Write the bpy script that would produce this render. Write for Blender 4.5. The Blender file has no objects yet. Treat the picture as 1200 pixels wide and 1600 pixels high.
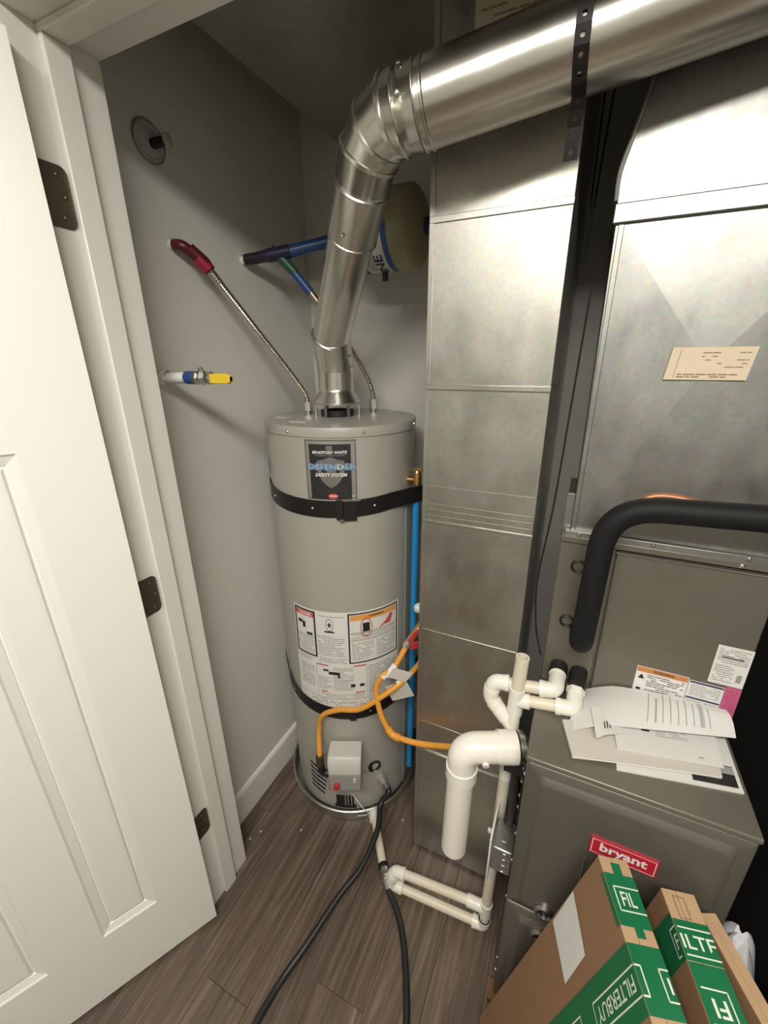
import bpy, math, random
from mathutils import Vector, Matrix
S = bpy.context.scene
COL = S.collection
random.seed(7)
V3 = Vector
# ------------------------------------------------------------------ camera
F_PX, PITCH, YAW, ROLL = 654.547, 0.351385, 0.438007, -0.007494
fw = V3((-math.sin(YAW)*math.cos(PITCH), math.cos(YAW)*math.cos(PITCH), -math.sin(PITCH)))
rt = V3((math.cos(YAW), math.sin(YAW), 0)); up = rt.cross(fw)
rt2 = rt*math.cos(ROLL)+up*math.sin(ROLL); up2 = up*math.cos(ROLL)-rt*math.sin(ROLL)
cam = bpy.data.cameras.new('camera'); co = bpy.data.objects.new('camera', cam); COL.objects.link(co)
cam.sensor_fit = 'VERTICAL'; cam.sensor_height = 36; cam.lens = F_PX/1600*36; cam.clip_start = .01
m = Matrix((rt2, up2, -fw)).transposed().to_4x4(); m.translation = (0, 0, 1.6); co.matrix_world = m
S.camera = co
# ------------------------------------------------------------------ world, light, exposure
w = bpy.data.worlds.new('world'); S.world = w; w.use_nodes = True
w.node_tree.nodes['Background'].inputs[0].default_value = (.9, .95, 1, 1)
w.node_tree.nodes['Background'].inputs[1].default_value = .05
S.view_settings.view_transform = 'Standard'; S.view_settings.look = 'None'
S.view_settings.exposure = 0.07; S.view_settings.gamma = 1; S.view_settings.use_curve_mapping = False
LAMP_C, LAMP_LX, LAMP_LY = V3((.12, -.55, 2.44)), 1.22, .38
def strip_light(p, watts, lx, ly):
    l = bpy.data.lights.new('ceiling_lamp_light', 'AREA'); l.shape = 'RECTANGLE'; l.size = lx; l.size_y = ly; l.energy = watts
    l.color = (1, .96, .875)
    o = bpy.data.objects.new('ceiling_lamp_light', l); COL.objects.link(o); o.location = (p[0], p[1], p[2]-.072)
    return o
LIGHT_OBJ = strip_light(LAMP_C, 45, LAMP_LX, LAMP_LY)
# ------------------------------------------------------------------ materials
MATS = {}
def mat(name, col, rough=.5, metal=0, noise=0, nscale=8, bump=0, bscale=200, coat=0, rnoise=0, stretch=None, spec=None, emit=0):
    if name in MATS: return MATS[name]
    k = bpy.data.materials.new(name); k.use_nodes = True; nt = k.node_tree; b = nt.nodes['Principled BSDF']
    b.inputs['Base Color'].default_value = (*col, 1); b.inputs['Roughness'].default_value = rough
    b.inputs['Metallic'].default_value = metal
    if coat: b.inputs['Coat Weight'].default_value = coat; b.inputs['Coat Roughness'].default_value = .15
    if spec is not None: b.inputs['Specular IOR Level'].default_value = spec
    if emit: b.inputs['Emission Color'].default_value = (*col, 1); b.inputs['Emission Strength'].default_value = emit
    if noise or bump or rnoise:
        tc = nt.nodes.new('ShaderNodeTexCoord'); mp = nt.nodes.new('ShaderNodeMapping')
        nt.links.new(tc.outputs['Object'], mp.inputs[0])
        if stretch: mp.inputs['Scale'].default_value = stretch
        nz = nt.nodes.new('ShaderNodeTexNoise'); nz.inputs['Scale'].default_value = nscale; nz.inputs['Detail'].default_value = 5
        nt.links.new(mp.outputs[0], nz.inputs[0])
        if noise:
            mx = nt.nodes.new('ShaderNodeMix'); mx.data_type = 'RGBA'
            mx.inputs[6].default_value = (*[c*(1-noise) for c in col], 1); mx.inputs[7].default_value = (*[min(1, c*(1+noise)) for c in col], 1)
            nt.links.new(nz.outputs[0], mx.inputs[0]); nt.links.new(mx.outputs[2], b.inputs['Base Color'])
        if rnoise:
            mr = nt.nodes.new('ShaderNodeMapRange'); mr.inputs[1].default_value = .3; mr.inputs[2].default_value = .7
            mr.inputs[3].default_value = max(.03, rough-rnoise); mr.inputs[4].default_value = rough+rnoise
            nt.links.new(nz.outputs[0], mr.inputs[0]); nt.links.new(mr.outputs[0], b.inputs['Roughness'])
        if bump:
            n2 = nt.nodes.new('ShaderNodeTexNoise'); n2.inputs['Scale'].default_value = bscale; n2.inputs['Detail'].default_value = 3
            nt.links.new(mp.outputs[0], n2.inputs[0])
            bp = nt.nodes.new('ShaderNodeBump'); bp.inputs['Strength'].default_value = bump; bp.inputs['Distance'].default_value = .002
            nt.links.new(n2.outputs[0], bp.inputs['Height']); nt.links.new(bp.outputs[0], b.inputs['Normal'])
    MATS[name] = k; return k
def wood_mat():
    k = bpy.data.materials.new('vinyl_plank'); k.use_nodes = True; nt = k.node_tree; b = nt.nodes['Principled BSDF']
    N = nt.nodes.new; L = nt.links.new
    tc = N('ShaderNodeTexCoord'); oi = N('ShaderNodeObjectInfo'); ad = N('ShaderNodeVectorMath'); ad.operation = 'ADD'
    sc = N('ShaderNodeVectorMath'); sc.operation = 'SCALE'; sc.inputs[3].default_value = 40
    cb = N('ShaderNodeCombineXYZ'); L(oi.outputs['Random'], cb.inputs[0]); L(oi.outputs['Random'], cb.inputs[1]); L(cb.outputs[0], sc.inputs[0])
    L(tc.outputs['Object'], ad.inputs[0]); L(sc.outputs[0], ad.inputs[1])
    mp = N('ShaderNodeMapping'); mp.inputs['Scale'].default_value = (55, 3.2, 1); L(ad.outputs[0], mp.inputs[0])
    n1 = N('ShaderNodeTexNoise'); n1.inputs['Scale'].default_value = 1; n1.inputs['Detail'].default_value = 7; n1.inputs['Distortion'].default_value = 1.2
    L(mp.outputs[0], n1.inputs[0])
    mp2 = N('ShaderNodeMapping'); mp2.inputs['Scale'].default_value = (9, 1.3, 1); L(ad.outputs[0], mp2.inputs[0])
    n2 = N('ShaderNodeTexNoise'); n2.inputs['Scale'].default_value = 1; n2.inputs['Detail'].default_value = 3; L(mp2.outputs[0], n2.inputs[0])
    r1 = N('ShaderNodeValToRGB'); e = r1.color_ramp.elements
    e[0].position = .3; e[0].color = (.075, .053, .041, 1); e[1].position = .72; e[1].color = (.20, .152, .118, 1)
    x = e.new(.52); x.color = (.125, .092, .071, 1)
    L(n1.outputs[0], r1.inputs[0])
    mx = N('ShaderNodeMix'); mx.data_type = 'RGBA'; mx.blend_type = 'MULTIPLY'; mx.inputs[0].default_value = .8
    r2 = N('ShaderNodeValToRGB'); e = r2.color_ramp.elements; e[0].position = .3; e[0].color = (.62, .6, .58, 1); e[1].position = .7; e[1].color = (1.25, 1.2, 1.15, 1)
    L(n2.outputs[0], r2.inputs[0]); L(r1.outputs[0], mx.inputs[6]); L(r2.outputs[0], mx.inputs[7])
    hv = N('ShaderNodeHueSaturation'); mr = N('ShaderNodeMapRange'); mr.inputs[3].default_value = .88; mr.inputs[4].default_value = 1.15
    L(oi.outputs['Random'], mr.inputs[0]); L(mr.outputs[0], hv.inputs['Value']); L(mx.outputs[2], hv.inputs['Color']); L(hv.outputs[0], b.inputs['Base Color'])
    bp = N('ShaderNodeBump'); bp.inputs['Strength'].default_value = .25; bp.inputs['Distance'].default_value = .001
    L(n1.outputs[0], bp.inputs['Height']); L(bp.outputs[0], b.inputs['Normal']); b.inputs['Roughness'].default_value = .42
    return k
def galv_mat(name, col, rough, aniso=0, mottle=.18, vscale=(60, 60, 3), spangle=.12, bump=.22):
    k = bpy.data.materials.new(name); k.use_nodes = True; nt = k.node_tree; b = nt.nodes['Principled BSDF']
    N = nt.nodes.new; L = nt.links.new
    b.inputs['Metallic'].default_value = 1
    tc = N('ShaderNodeTexCoord')
    n1 = N('ShaderNodeTexNoise'); n1.inputs['Scale'].default_value = 5; n1.inputs['Detail'].default_value = 4; L(tc.outputs['Object'], n1.inputs[0])
    mp = N('ShaderNodeMapping'); mp.inputs['Scale'].default_value = vscale; L(tc.outputs['Object'], mp.inputs[0])
    n2 = N('ShaderNodeTexNoise'); n2.inputs['Scale'].default_value = 3; n2.inputs['Detail'].default_value = 4; L(mp.outputs[0], n2.inputs[0])
    vo = N('ShaderNodeTexVoronoi'); vo.inputs['Scale'].default_value = 130; L(tc.outputs['Object'], vo.inputs[0])
    ma = N('ShaderNodeMath'); ma.operation = 'MULTIPLY_ADD'; ma.inputs[1].default_value = .6; L(n1.outputs[0], ma.inputs[0])
    mb2 = N('ShaderNodeMath'); mb2.operation = 'MULTIPLY'; mb2.inputs[1].default_value = .4; L(n2.outputs[0], mb2.inputs[0]); L(mb2.outputs[0], ma.inputs[2])
    mr = N('ShaderNodeMapRange'); mr.inputs[1].default_value = .3; mr.inputs[2].default_value = .7; mr.inputs[3].default_value = rough*.75; mr.inputs[4].default_value = rough*1.3
    L(ma.outputs[0], mr.inputs[0]); L(mr.outputs[0], b.inputs['Roughness'])
    mx = N('ShaderNodeMix'); mx.data_type = 'RGBA'
    mx.inputs[6].default_value = (*[c*(1-mottle) for c in col], 1); mx.inputs[7].default_value = (*[min(1, c*(1+mottle)) for c in col], 1)
    L(ma.outputs[0], mx.inputs[0])
    mz = N('ShaderNodeMix'); mz.data_type = 'RGBA'; mz.blend_type = 'MULTIPLY'; mz.inputs[0].default_value = spangle
    L(mx.outputs[2], mz.inputs[6]); L(vo.outputs['Color'], mz.inputs[7]); L(mz.outputs[2], b.inputs['Base Color'])
    n3 = N('ShaderNodeTexNoise'); n3.inputs['Scale'].default_value = 7; n3.inputs['Detail'].default_value = 2; L(tc.outputs['Object'], n3.inputs[0])
    bp = N('ShaderNodeBump'); bp.inputs['Strength'].default_value = bump; bp.inputs['Distance'].default_value = .003
    L(n3.outputs[0], bp.inputs['Height']); L(bp.outputs[0], b.inputs['Normal'])
    return k
M_WALL = mat('wall_paint', (.70, .69, .645), .55, bump=.12, bscale=260)
M_CEIL = mat('ceiling_paint', (.74, .73, .70), .7)
M_TRIM = mat('trim_paint', (.80, .785, .73), .35, coat=.1)
M_DOOR = mat('door_paint', (.83, .815, .765), .38, bump=.05, bscale=120)
M_FLOOR = wood_mat()
M_SUB = mat('plank_joint', (.05, .04, .033), .8)
M_GALV = galv_mat('galvanised_duct', (.63, .62, .565), .40, mottle=.05, vscale=(5, 5, 3))
M_GALV2 = galv_mat('galvanised_overhead', (.52, .51, .47), .40, mottle=.3, vscale=(4, 4, 4))
M_PLEN = galv_mat('galvanised_plenum', (.41, .415, .39), .44, mottle=.06, vscale=(9, 9, 4))
M_FLUE = galv_mat('galvanised_flue', (.80, .79, .74), .25, vscale=(4, 4, 4), mottle=.05, spangle=.02, bump=.05)
M_PAN = galv_mat('galvanised_pan', (.58, .58, .55), .38)
M_STEEL = mat('steel', (.62, .61, .58), .3, 1)
M_SCREW = mat('zinc_screw', (.75, .74, .70), .25, 1)
M_HEAT = mat('heater_enamel', (.40, .39, .345), .38, coat=.15)
M_FURN = mat('furnace_enamel', (.18, .166, .135), .38, .35, noise=.06, nscale=30)
M_FURND = mat('furnace_dark', (.13, .121, .10), .42, .3, noise=.06, nscale=30)
M_BLACK = mat('black_rubber', (.012, .012, .013), .45)
M_FOAM = mat('black_foam', (.010, .010, .011), .6, spec=.25, bump=.2, bscale=300)
M_STRAP = mat('black_strap', (.018, .016, .017), .4, .3)
M_PVC = mat('white_pvc', (.83, .80, .72), .3, noise=.03, nscale=15, coat=.15)
M_PVCO = mat('aged_pvc', (.72, .66, .53), .4, noise=.12, nscale=25)
M_YEL = mat('yellow_coated_hose', (.78, .34, .045), .42, bump=.1, bscale=400)
M_YHAND = mat('yellow_handle', (.80, .56, .03), .4)
M_RED = mat('red_handle', (.5, .035, .04), .4)
M_REDT = mat('red_tape', (.095, .008, .014), .35)
M_BLUT = mat('blue_tape', (.025, .075, .22), .35, noise=.3, nscale=30)
M_BLUD = mat('dark_tape', (.02, .018, .05), .35)
M_GRNT = mat('green_tape', (.02, .09, .04), .4)
M_PEX = mat('blue_pipe', (.02, .30, .72), .35)
M_BRASS = mat('brass', (.72, .45, .16), .28, 1)
M_COPPER = mat('copper', (.50, .22, .11), .5, .8)
M_FLEX = mat('stainless_corrugated', (.72, .68, .60), .22, 1)
M_TANK = mat('tank_cream', (.46, .42, .27), .45)
M_PAPER = mat('white_paper', (.68, .67, .64), .75)
M_PAPER2 = mat('aged_label', (.74, .62, .46), .7)
M_INK = mat('black_ink', (.02, .02, .02), .6)
M_GREY = mat('grey_print', (.33, .33, .32), .6)
M_LABEL = mat('label_white', (.78, .765, .73), .5)
M_SILV = mat('label_silver', (.62, .60, .56), .25, .8)
M_ORNG = mat('label_orange', (.80, .38, .08), .5)
M_ORNG2 = mat('label_burnt_orange', (.62, .24, .08), .5)
M_LRED = mat('label_red', (.62, .09, .08), .5)
M_PINK = mat('label_pink', (.55, .12, .24), .5)
M_NAVY = mat('label_navy', (.03, .04, .14), .5)
M_BLUP = mat('label_blue', (.05, .13, .36), .5)
M_DEFB = mat('emblem_blue', (.13, .25, .42), .4)
M_CARD = mat('cardboard', (.26, .145, .075), .75, noise=.08, nscale=40)
M_CARD2 = mat('cardboard_edge', (.46, .30, .17), .75, noise=.08, nscale=40)
M_TAPE = mat('green_box_tape', (.012, .15, .06), .3, noise=.15, nscale=20)
M_TPRN = mat('tape_print', (.70, .74, .62), .5)
M_BRAND = mat('badge_red', (.52, .02, .04), .3)
M_BRONZE = mat('hinge_bronze', (.16, .125, .095), .4, .8)
M_GREYBOX = mat('zinc_box', (.50, .51, .50), .35, 1)
M_LAMP = mat('lamp_lens', (1, .94, .84), .5, emit=6)
M_PLASTIC = mat('white_plastic', (.80, .80, .78), .35)
M_BAG = mat('white_bag', (.75, .74, .78), .4)
M_GVALVE = mat('grey_valve', (.42, .41, .39), .4, .3)
M_GVTOP = mat('valve_cover', (.60, .58, .54), .4)
M_CLEAR = mat('cloudy_plastic', (.45, .45, .44), .3)
# ------------------------------------------------------------------ mesh helpers
class MB:
    def __init__(s): s.v = []; s.f = []
    def add(s, vs, fs):
        o = len(s.v); s.v += [V3(q) for q in vs]; s.f += [[i+o for i in q] for q in fs]; return s
    def box(s, a, b):
        x0, y0, z0 = a; x1, y1, z1 = b
        return s.add([(x0,y0,z0),(x1,y0,z0),(x1,y1,z0),(x0,y1,z0),(x0,y0,z1),(x1,y0,z1),(x1,y1,z1),(x0,y1,z1)],
                     [(0,3,2,1),(4,5,6,7),(0,1,5,4),(1,2,6,5),(2,3,7,6),(3,0,4,7)])
    def obox(s, o, U, Vv, W):
        o = V3(o); U = V3(U); Vv = V3(Vv); W = V3(W)
        p = [o, o+U, o+U+Vv, o+Vv]; q = [a+W for a in p]
        fs = [(0,3,2,1),(4,5,6,7),(0,1,5,4),(1,2,6,5),(2,3,7,6),(3,0,4,7)]
        if U.cross(Vv).dot(W) < 0: fs = [t[::-1] for t in fs]
        return s.add(p+q, fs)
    def rings(s, rs, cap0=True, cap1=True, closed=False):
        n = len(rs[0]); vs = [p for r in rs for p in r]; fs = []
        m_ = len(rs)
        for i in range(m_ if closed else m_-1):
            a = i*n; b = ((i+1) % m_)*n
            for j in range(n): fs.append((a+j, a+(j+1) % n, b+(j+1) % n, b+j))
        if not closed:
            if cap0: fs.append(tuple(range(n))[::-1])
            if cap1: fs.append(tuple(range((m_-1)*n, m_*n)))
        return s.add(vs, fs)
    def tube(s, path, r, n=14, cap=True):
        path = [V3(p) for p in path]; N = len(path); rr = r if isinstance(r, (list, tuple)) else [r]*N
        t0 = (path[1]-path[0]).normalized(); ref = V3((0,0,1)) if abs(t0.z) < .9 else V3((1,0,0))
        u = t0.cross(ref).normalized(); rs = []; tp = t0
        for i in range(N):
            if i == 0: t = t0
            elif i == N-1: t = (path[i]-path[i-1]).normalized()
            else:
                t = (path[i+1]-path[i]).normalized()+(path[i]-path[i-1]).normalized()
                t = t.normalized() if t.length > 1e-9 else tp
            ax = tp.cross(t)
            if ax.length > 1e-8: u = Matrix.Rotation(math.atan2(ax.length, tp.dot(t)), 3, ax.normalized()) @ u
            u = (u-t*u.dot(t)).normalized(); w_ = t.cross(u); tp = t
            k = 1.0
            rs.append([path[i]+(u*math.cos(2*math.pi*j/n)+w_*math.sin(2*math.pi*j/n))*rr[i]*k for j in range(n)])
        return s.rings(rs, cap, cap)
    def cyl(s, p0, p1, r, n=20, r1=None):
        return s.tube([p0, p1], [r, r if r1 is None else r1], n)
    def pipe(s, p0, p1, r, ri, n=20):          # open hollow end at p1
        p0 = V3(p0); p1 = V3(p1); d = (p1-p0).normalized(); q = p1-d*.03
        t = MB().tube([p0, p1], r, n, False); u_ = MB().tube([p0, p1], r, n, False)
        a = [V3(x) for x in t.v]
        ctr = lambda x, c, k: c+(x-c)*k
        inn1 = [ctr(x, p1, ri/r) for x in a[n:]]; inn0 = [x-d*.04 for x in inn1]
        return s.rings([a[:n], a[n:], inn1, inn0])
    def lathe(s, prof, base=(0,0,0), axis=(0,0,1), n=32, cap=True):
        ax = V3(axis).normalized(); ref = V3((0,0,1)) if abs(ax.z) < .9 else V3((1,0,0))
        u = ref.cross(ax).normalized() if abs(ax.z) < .9 else V3((1,0,0)); w_ = ax.cross(u); b = V3(base)
        return s.rings([[b+ax*h+(u*math.cos(2*math.pi*j/n)+w_*math.sin(2*math.pi*j/n))*max(r, 1e-5) for j in range(n)] for r, h in prof], cap, cap)
    def grid(s, fn, us, vs_):
        nu, nv = len(us), len(vs_)
        return s.add([fn(a, b) for b in vs_ for a in us], [(j*nu+i, j*nu+i+1, (j+1)*nu+i+1, (j+1)*nu+i) for j in range(nv-1) for i in range(nu-1)])
    def prism(s, poly, o, U, Vv, W):
        o = V3(o); U = V3(U); Vv = V3(Vv); W = V3(W); n = len(poly)
        a = [o+U*p[0]+Vv*p[1] for p in poly]
        return s.rings([a, [x+W for x in a]])
def fil(pts, rad=.02, seg=6):          # rounded polyline
    pts = [V3(p) for p in pts]; out = [pts[0]]
    for i in range(1, len(pts)-1):
        a, b, c = pts[i-1], pts[i], pts[i+1]; d0 = (a-b); d1 = (c-b)
        r_ = rad[i-1] if isinstance(rad, (list, tuple)) else rad
        t = min(r_, d0.length*.48, d1.length*.48); p = b+d0.normalized()*t; q = b+d1.normalized()*t
        for k in range(seg+1):
            x = k/seg; out.append(p*(1-x)**2+b*2*x*(1-x)+q*x*x)
    out.append(pts[-1]); return out
def cat(pts, per=10):                  # smooth spline through points
    P = [V3(p) for p in pts]; P = [P[0]*2-P[1]]+P+[P[-1]*2-P[-2]]; out = []
    for i in range(1, len(P)-2):
        for k in range(per):
            t = k/per; a, b, c, d = P[i-1], P[i], P[i+1], P[i+2]
            out.append(.5*((2*b)+(c-a)*t+(2*a-5*b+4*c-d)*t*t+(3*b-a-3*c+d)*t**3))
    out.append(P[-2]); return out
def resample(path, step):
    out = [V3(path[0])]; acc = 0
    for a, b in zip(path, path[1:]):
        a = V3(a); b = V3(b); L = (b-a).length; t = step-acc
        while t <= L: out.append(a+(b-a)*(t/L)); t += step
        acc = L-(t-step)
    return out
def corrug(path, r, pitch=.006, amp=.14):
    p = resample(path, pitch/2); return p, [r*(1+(amp if i % 2 else -amp)) for i in range(len(p))]
def build(name, mb, material, parent=None, smooth=True, bevel=0, loc=None, mesh=None, ang=35):
    if mesh is None:
        mesh = bpy.data.meshes.new(name); mesh.from_pydata([tuple(p) for p in mb.v], [], mb.f); mesh.update()
        mesh.materials.append(material)
        if smooth:
            mesh.shade_smooth(); mesh.set_sharp_from_angle(angle=math.radians(ang))
    o = bpy.data.objects.new(name, mesh); COL.objects.link(o)
    if loc is not None: o.location = loc
    if parent is not None:
        o.parent = parent; o.matrix_parent_inverse = WORLD[parent.name].inverted()
    WORLD[o.name] = Matrix.Translation(o.location)
    if bevel:
        b = o.modifiers.new('bevel', 'BEVEL'); b.width = bevel; b.segments = 2; b.limit_method = 'ANGLE'; b.angle_limit = math.radians(40); b.use_clamp_overlap = True
    return o
WORLD = {}
def thing(name, label, category, loc=(0,0,0), group=None, kind=None):
    o = bpy.data.objects.new(name, None); COL.objects.link(o); o.location = loc; o.empty_display_size = .05
    WORLD[o.name] = Matrix.Translation(V3(loc)); return tag(o, label, category, group, kind)
def tag(o, label=None, category=None, group=None, kind=None):
    if label: o['label'] = label
    if category: o['category'] = category
    if group: o['group'] = group
    if kind: o['kind'] = kind
    return o
def struct(name, mb, material, label=None, **k):
    o = build(name, mb, material, **k); o['kind'] = 'structure'; o['label'] = label or name.replace('_', ' '); o['category'] = name.split('_')[0]; return o
_txt = {}
def text_mesh(body, bold=0, shear=0):
    key = (body, bold, shear)
    if key in _txt: return _txt[key]
    c = bpy.data.curves.new('lettering', 'FONT'); c.body = body; c.size = 1; c.resolution_u = 2; c.offset = bold; c.shear = shear
    o = bpy.data.objects.new('lettering', c); COL.objects.link(o); bpy.context.view_layer.update()
    me = bpy.data.meshes.new_from_object(o.evaluated_get(bpy.context.evaluated_depsgraph_get()))
    vs = [v.co.copy() for v in me.vertices]; fs = [list(p.vertices) for p in me.polygons]
    bpy.data.objects.remove(o); bpy.data.curves.remove(c); bpy.data.meshes.remove(me)
    xs = [v.x for v in vs]; ys = [v.y for v in vs]
    _txt[key] = ([((v.x-min(xs))/(max(xs)-min(xs)), (v.y-min(ys))/(max(ys)-min(ys))) for v in vs], fs); return _txt[key]
def put_text(mb, body, fn, x0, y0, x1, y1, bold=.02, shear=0, xmax=None):   # fills the box x0..x1, y0..y1
    vs, fs = text_mesh(body, bold, shear)
    pts = [(x0+a*(x1-x0), y0+b*(y1-y0)) for a, b in vs]
    if xmax is not None:
        fs = [q for q in fs if all(pts[i][0] <= xmax for i in q)]
    mb.add([fn(*p) for p in pts], fs)
def put_rect(mb, fn, x0, y0, x1, y1, n=1):
    us = [x0+(x1-x0)*i/n for i in range(n+1)]; mb.grid(fn, us, [y0, y1])
def put_frame(mb, fn, x0, y0, x1, y1, t, n=4):
    put_rect(mb, fn, x0, y0, x1, y0+t, n); put_rect(mb, fn, x0, y1-t, x1, y1, n)
    put_rect(mb, fn, x0, y0+t, x0+t, y1-t); put_rect(mb, fn, x1-t, y0+t, x1, y1-t)
def fine(mb, fn, x0, y0, x1, y1, rows, rng, fill=.9, h=.42):   # unreadable small print: broken thin bars
    dy = (y1-y0)/rows
    for i in range(rows):
        y = y1-(i+.5)*dy; x = x0; end = x0+(x1-x0)*(1 if rng.random() < .7 else rng.uniform(.5, .95))
        while x < end:
            L = (x1-x0)*rng.uniform(.06, .2); xe = min(x+L, end)
            if rng.random() < fill: put_rect(mb, fn, x, y-dy*h/2, xe, y+dy*h/2, 1)
            x = xe+(x1-x0)*.02
def flat(o, U, Vv, nrm, e=.0008):
    o = V3(o)+V3(nrm)*e; U = V3(U); Vv = V3(Vv)
    return lambda a, b: o+U*a+Vv*b
def screw_mesh():
    return MB().lathe([(.0001, .003), (.0028, .003), (.0042, .0015), (.0045, 0)][::-1], n=8)
_screws = {}
def screw(parent, p, nrm, size=1.0, material=None, name='screw'):
    material = material or M_SCREW
    key = (tuple(round(c, 2) for c in nrm), size, material.name)
    mb = MB().lathe([(.0045*size, 0), (.0042*size, .0018*size), (.0026*size, .0032*size), (.0001, .0034*size)], axis=nrm, n=8) if key not in _screws else None
    o = build(name, mb, material, parent, loc=p, mesh=_screws.get(key)); _screws[key] = o.data; return o
# ================================================================== SETTING
XL, YB, XR = -.94, 1.40, .50            # closet left, back, right faces
YF0, YF1 = .515, .645                   # front wall
HZ = 2.44
floor = struct('floor', MB().box((-2.65, -2.6, -.05), (2.3, 1.5, -.004)), M_SUB, 'brown wood look plank floor of the utility closet and hall')
pm = {}
wid, ln_, gap = .14, 1.22, .0012
def plank(x0, x1, y0, y1):
    key = (round(x1-x0, 4), round(y1-y0, 4))
    mb = None
    if key not in pm:
        a, b = key; g = .0003; c = .0007
        r0 = [(g, g, -.004), (a-g, g, -.004), (a-g, b-g, -.004), (g, b-g, -.004)]
        r1 = [(x, y, -.0009) for x, y, z in r0]
        r2 = [(g+c, g+c, 0), (a-g-c, g+c, 0), (a-g-c, b-g-c, 0), (g+c, b-g-c, 0)]
        mb = MB().rings([r0, r1, r2])
    o = build('plank', mb, M_FLOOR, floor, smooth=False, loc=(x0, y0, 0), mesh=pm.get(key)); pm[key] = o.data
i0 = -11
for i in range(-16, 20):
    x0 = -.443+wid*i; x1 = x0+wid
    if x1 < -1.9 or x0 > 1.5: continue
    off = .494 if i == 0 else .494+[.0, .43, .86, .21, .64, 1.05, .33][i % 7]+.05*(i % 3)
    y = off-ln_*5
    while y < 1.46:
        a, b = max(y, -2.55), min(y+ln_, 1.46)
        if b-a > .05: plank(x0, x1, a, b)
        y += ln_
# walls
struct('wall_left', MB().box((XL-.1, YF1, 0), (XL, YB+.1, HZ)), M_WALL, 'pale grey painted wall on the left inside the closet')
struct('wall_back', MB().box((XL-.1, YB, 0), (XR+.1, YB+.1, HZ)), M_WALL, 'pale grey painted back wall of the closet')
struct('wall_right', MB().box((XR, YF1, 0), (XR+.1, YB+.1, HZ)), mat('shaded_wall', (.02, .02, .021), .7), 'right wall of the closet, coloured dark for the shade beside the furnace')  # near-black colour stands in for deep shade in the narrow gap
wf = MB().box((-2.65, YF0, 0), (-.849, YF1, HZ)).box((-.849, YF0, 2.097), (.48, YF1, HZ)).box((.48, YF0, 0), (2.3, YF1, HZ))
struct('wall_front', wf, M_WALL, 'painted wall around the closet door opening')
struct('wall_hall_left', MB().box((-2.75, -2.6, 0), (-2.65, YF0, HZ)), M_WALL, 'hall wall on the left behind the camera')
struct('wall_hall_right', MB().box((2.2, -2.6, 0), (2.3, YF0, HZ)), M_WALL, 'hall wall on the right behind the camera')
struct('wall_hall_rear', MB().box((-2.75, -2.7, 0), (2.3, -2.6, HZ)), M_WALL, 'hall wall behind the camera')
struct('ceiling', MB().box((-2.75, -2.7, HZ), (2.3, YB+.1, HZ+.08)), M_CEIL, 'painted ceiling of closet and hall')
bb = [(0, 0), (.012, 0), (.012, .118), (.008, .128), (.003, .131), (0, .131)]
struct('baseboard_left', MB().prism(bb, (XL, YF1, 0), (1, 0, 0), (0, 0, 1), (0, YB-YF1, 0)), M_TRIM, 'white baseboard along the left closet wall', smooth=False)
struct('baseboard_back', MB().prism(bb, (XL+.012, YB, 0), (0, -1, 0), (0, 0, 1), (XR-XL-.012, 0, 0)), M_TRIM, 'white baseboard along the back closet wall', smooth=False)
# door frame
t1 = struct('trim_1', MB().box((-.849, YF0-.02, 0), (-.83, YF1, 2.097)), M_TRIM, 'white door jamb with stop on the left of the opening', bevel=.002)
build('door_stop', MB().box((-.83, .545, 0), (-.819, .587, 2.067)), M_TRIM, t1, bevel=.002)
cas = [(0, 0), (.057, 0), (.057, .012), (.045, .017), (.02, .014), (.008, .009), (0, .008)]
build('casing', MB().prism(cas, (-.836, YF0, 0), (-1, 0, 0), (0, -1, 0), (0, 0, 2.14)), M_TRIM, t1)
t2 = struct('trim_2', MB().box((-.83, YF0-.02, 2.078), (.46, YF1, 2.097)), M_TRIM, 'white head jamb with stop over the door opening', bevel=.002)
build('door_stop', MB().box((-.83, .545, 2.067), (.46, .587, 2.078)), M_TRIM, t2, bevel=.002)
build('casing', MB().prism(cas, (-.836, YF0, 2.084), (0, 0, 1), (0, -1, 0), (1.30, 0, 0)), M_TRIM, t2)
t3 = struct('trim_3', MB().box((.46, YF0-.02, 0), (.48, YF1, 2.097)), M_TRIM, 'white door jamb on the right of the opening', bevel=.002)
# hinges on the left jamb
for zc in (1.853, 1.10, .348):
    pl_ = [(-.047, -.045), (.0, -.045), (.0, .045), (-.047, .045)]
    poly = [(0, -.045)]+[(.034+.012*math.sin(a), -.033-.012*math.cos(a)) for a in [k*math.pi/10 for k in range(6)]]+[(.034+.012*math.cos(a), .033+.012*math.sin(a)) for a in [k*math.pi/10 for k in range(6)]]+[(0, .045)]
    h = build('hinge', MB().prism(poly, (-.8300, .497, zc), (0, 1, 0), (0, 0, 1), (.0022, 0, 0)), M_BRONZE, t1)
    build('hinge_barrel', MB().cyl((-.822, .492, zc-.045), (-.822, .492, zc+.045), .0055, 12), M_BRONZE, h)
    for dz, dy in ((-.03, .028), (0, .036), (.03, .028)):
        screw(h, (-.8278, .497+dy, zc+dz), (1, 0, 0), .9, M_BRONZE)
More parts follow.
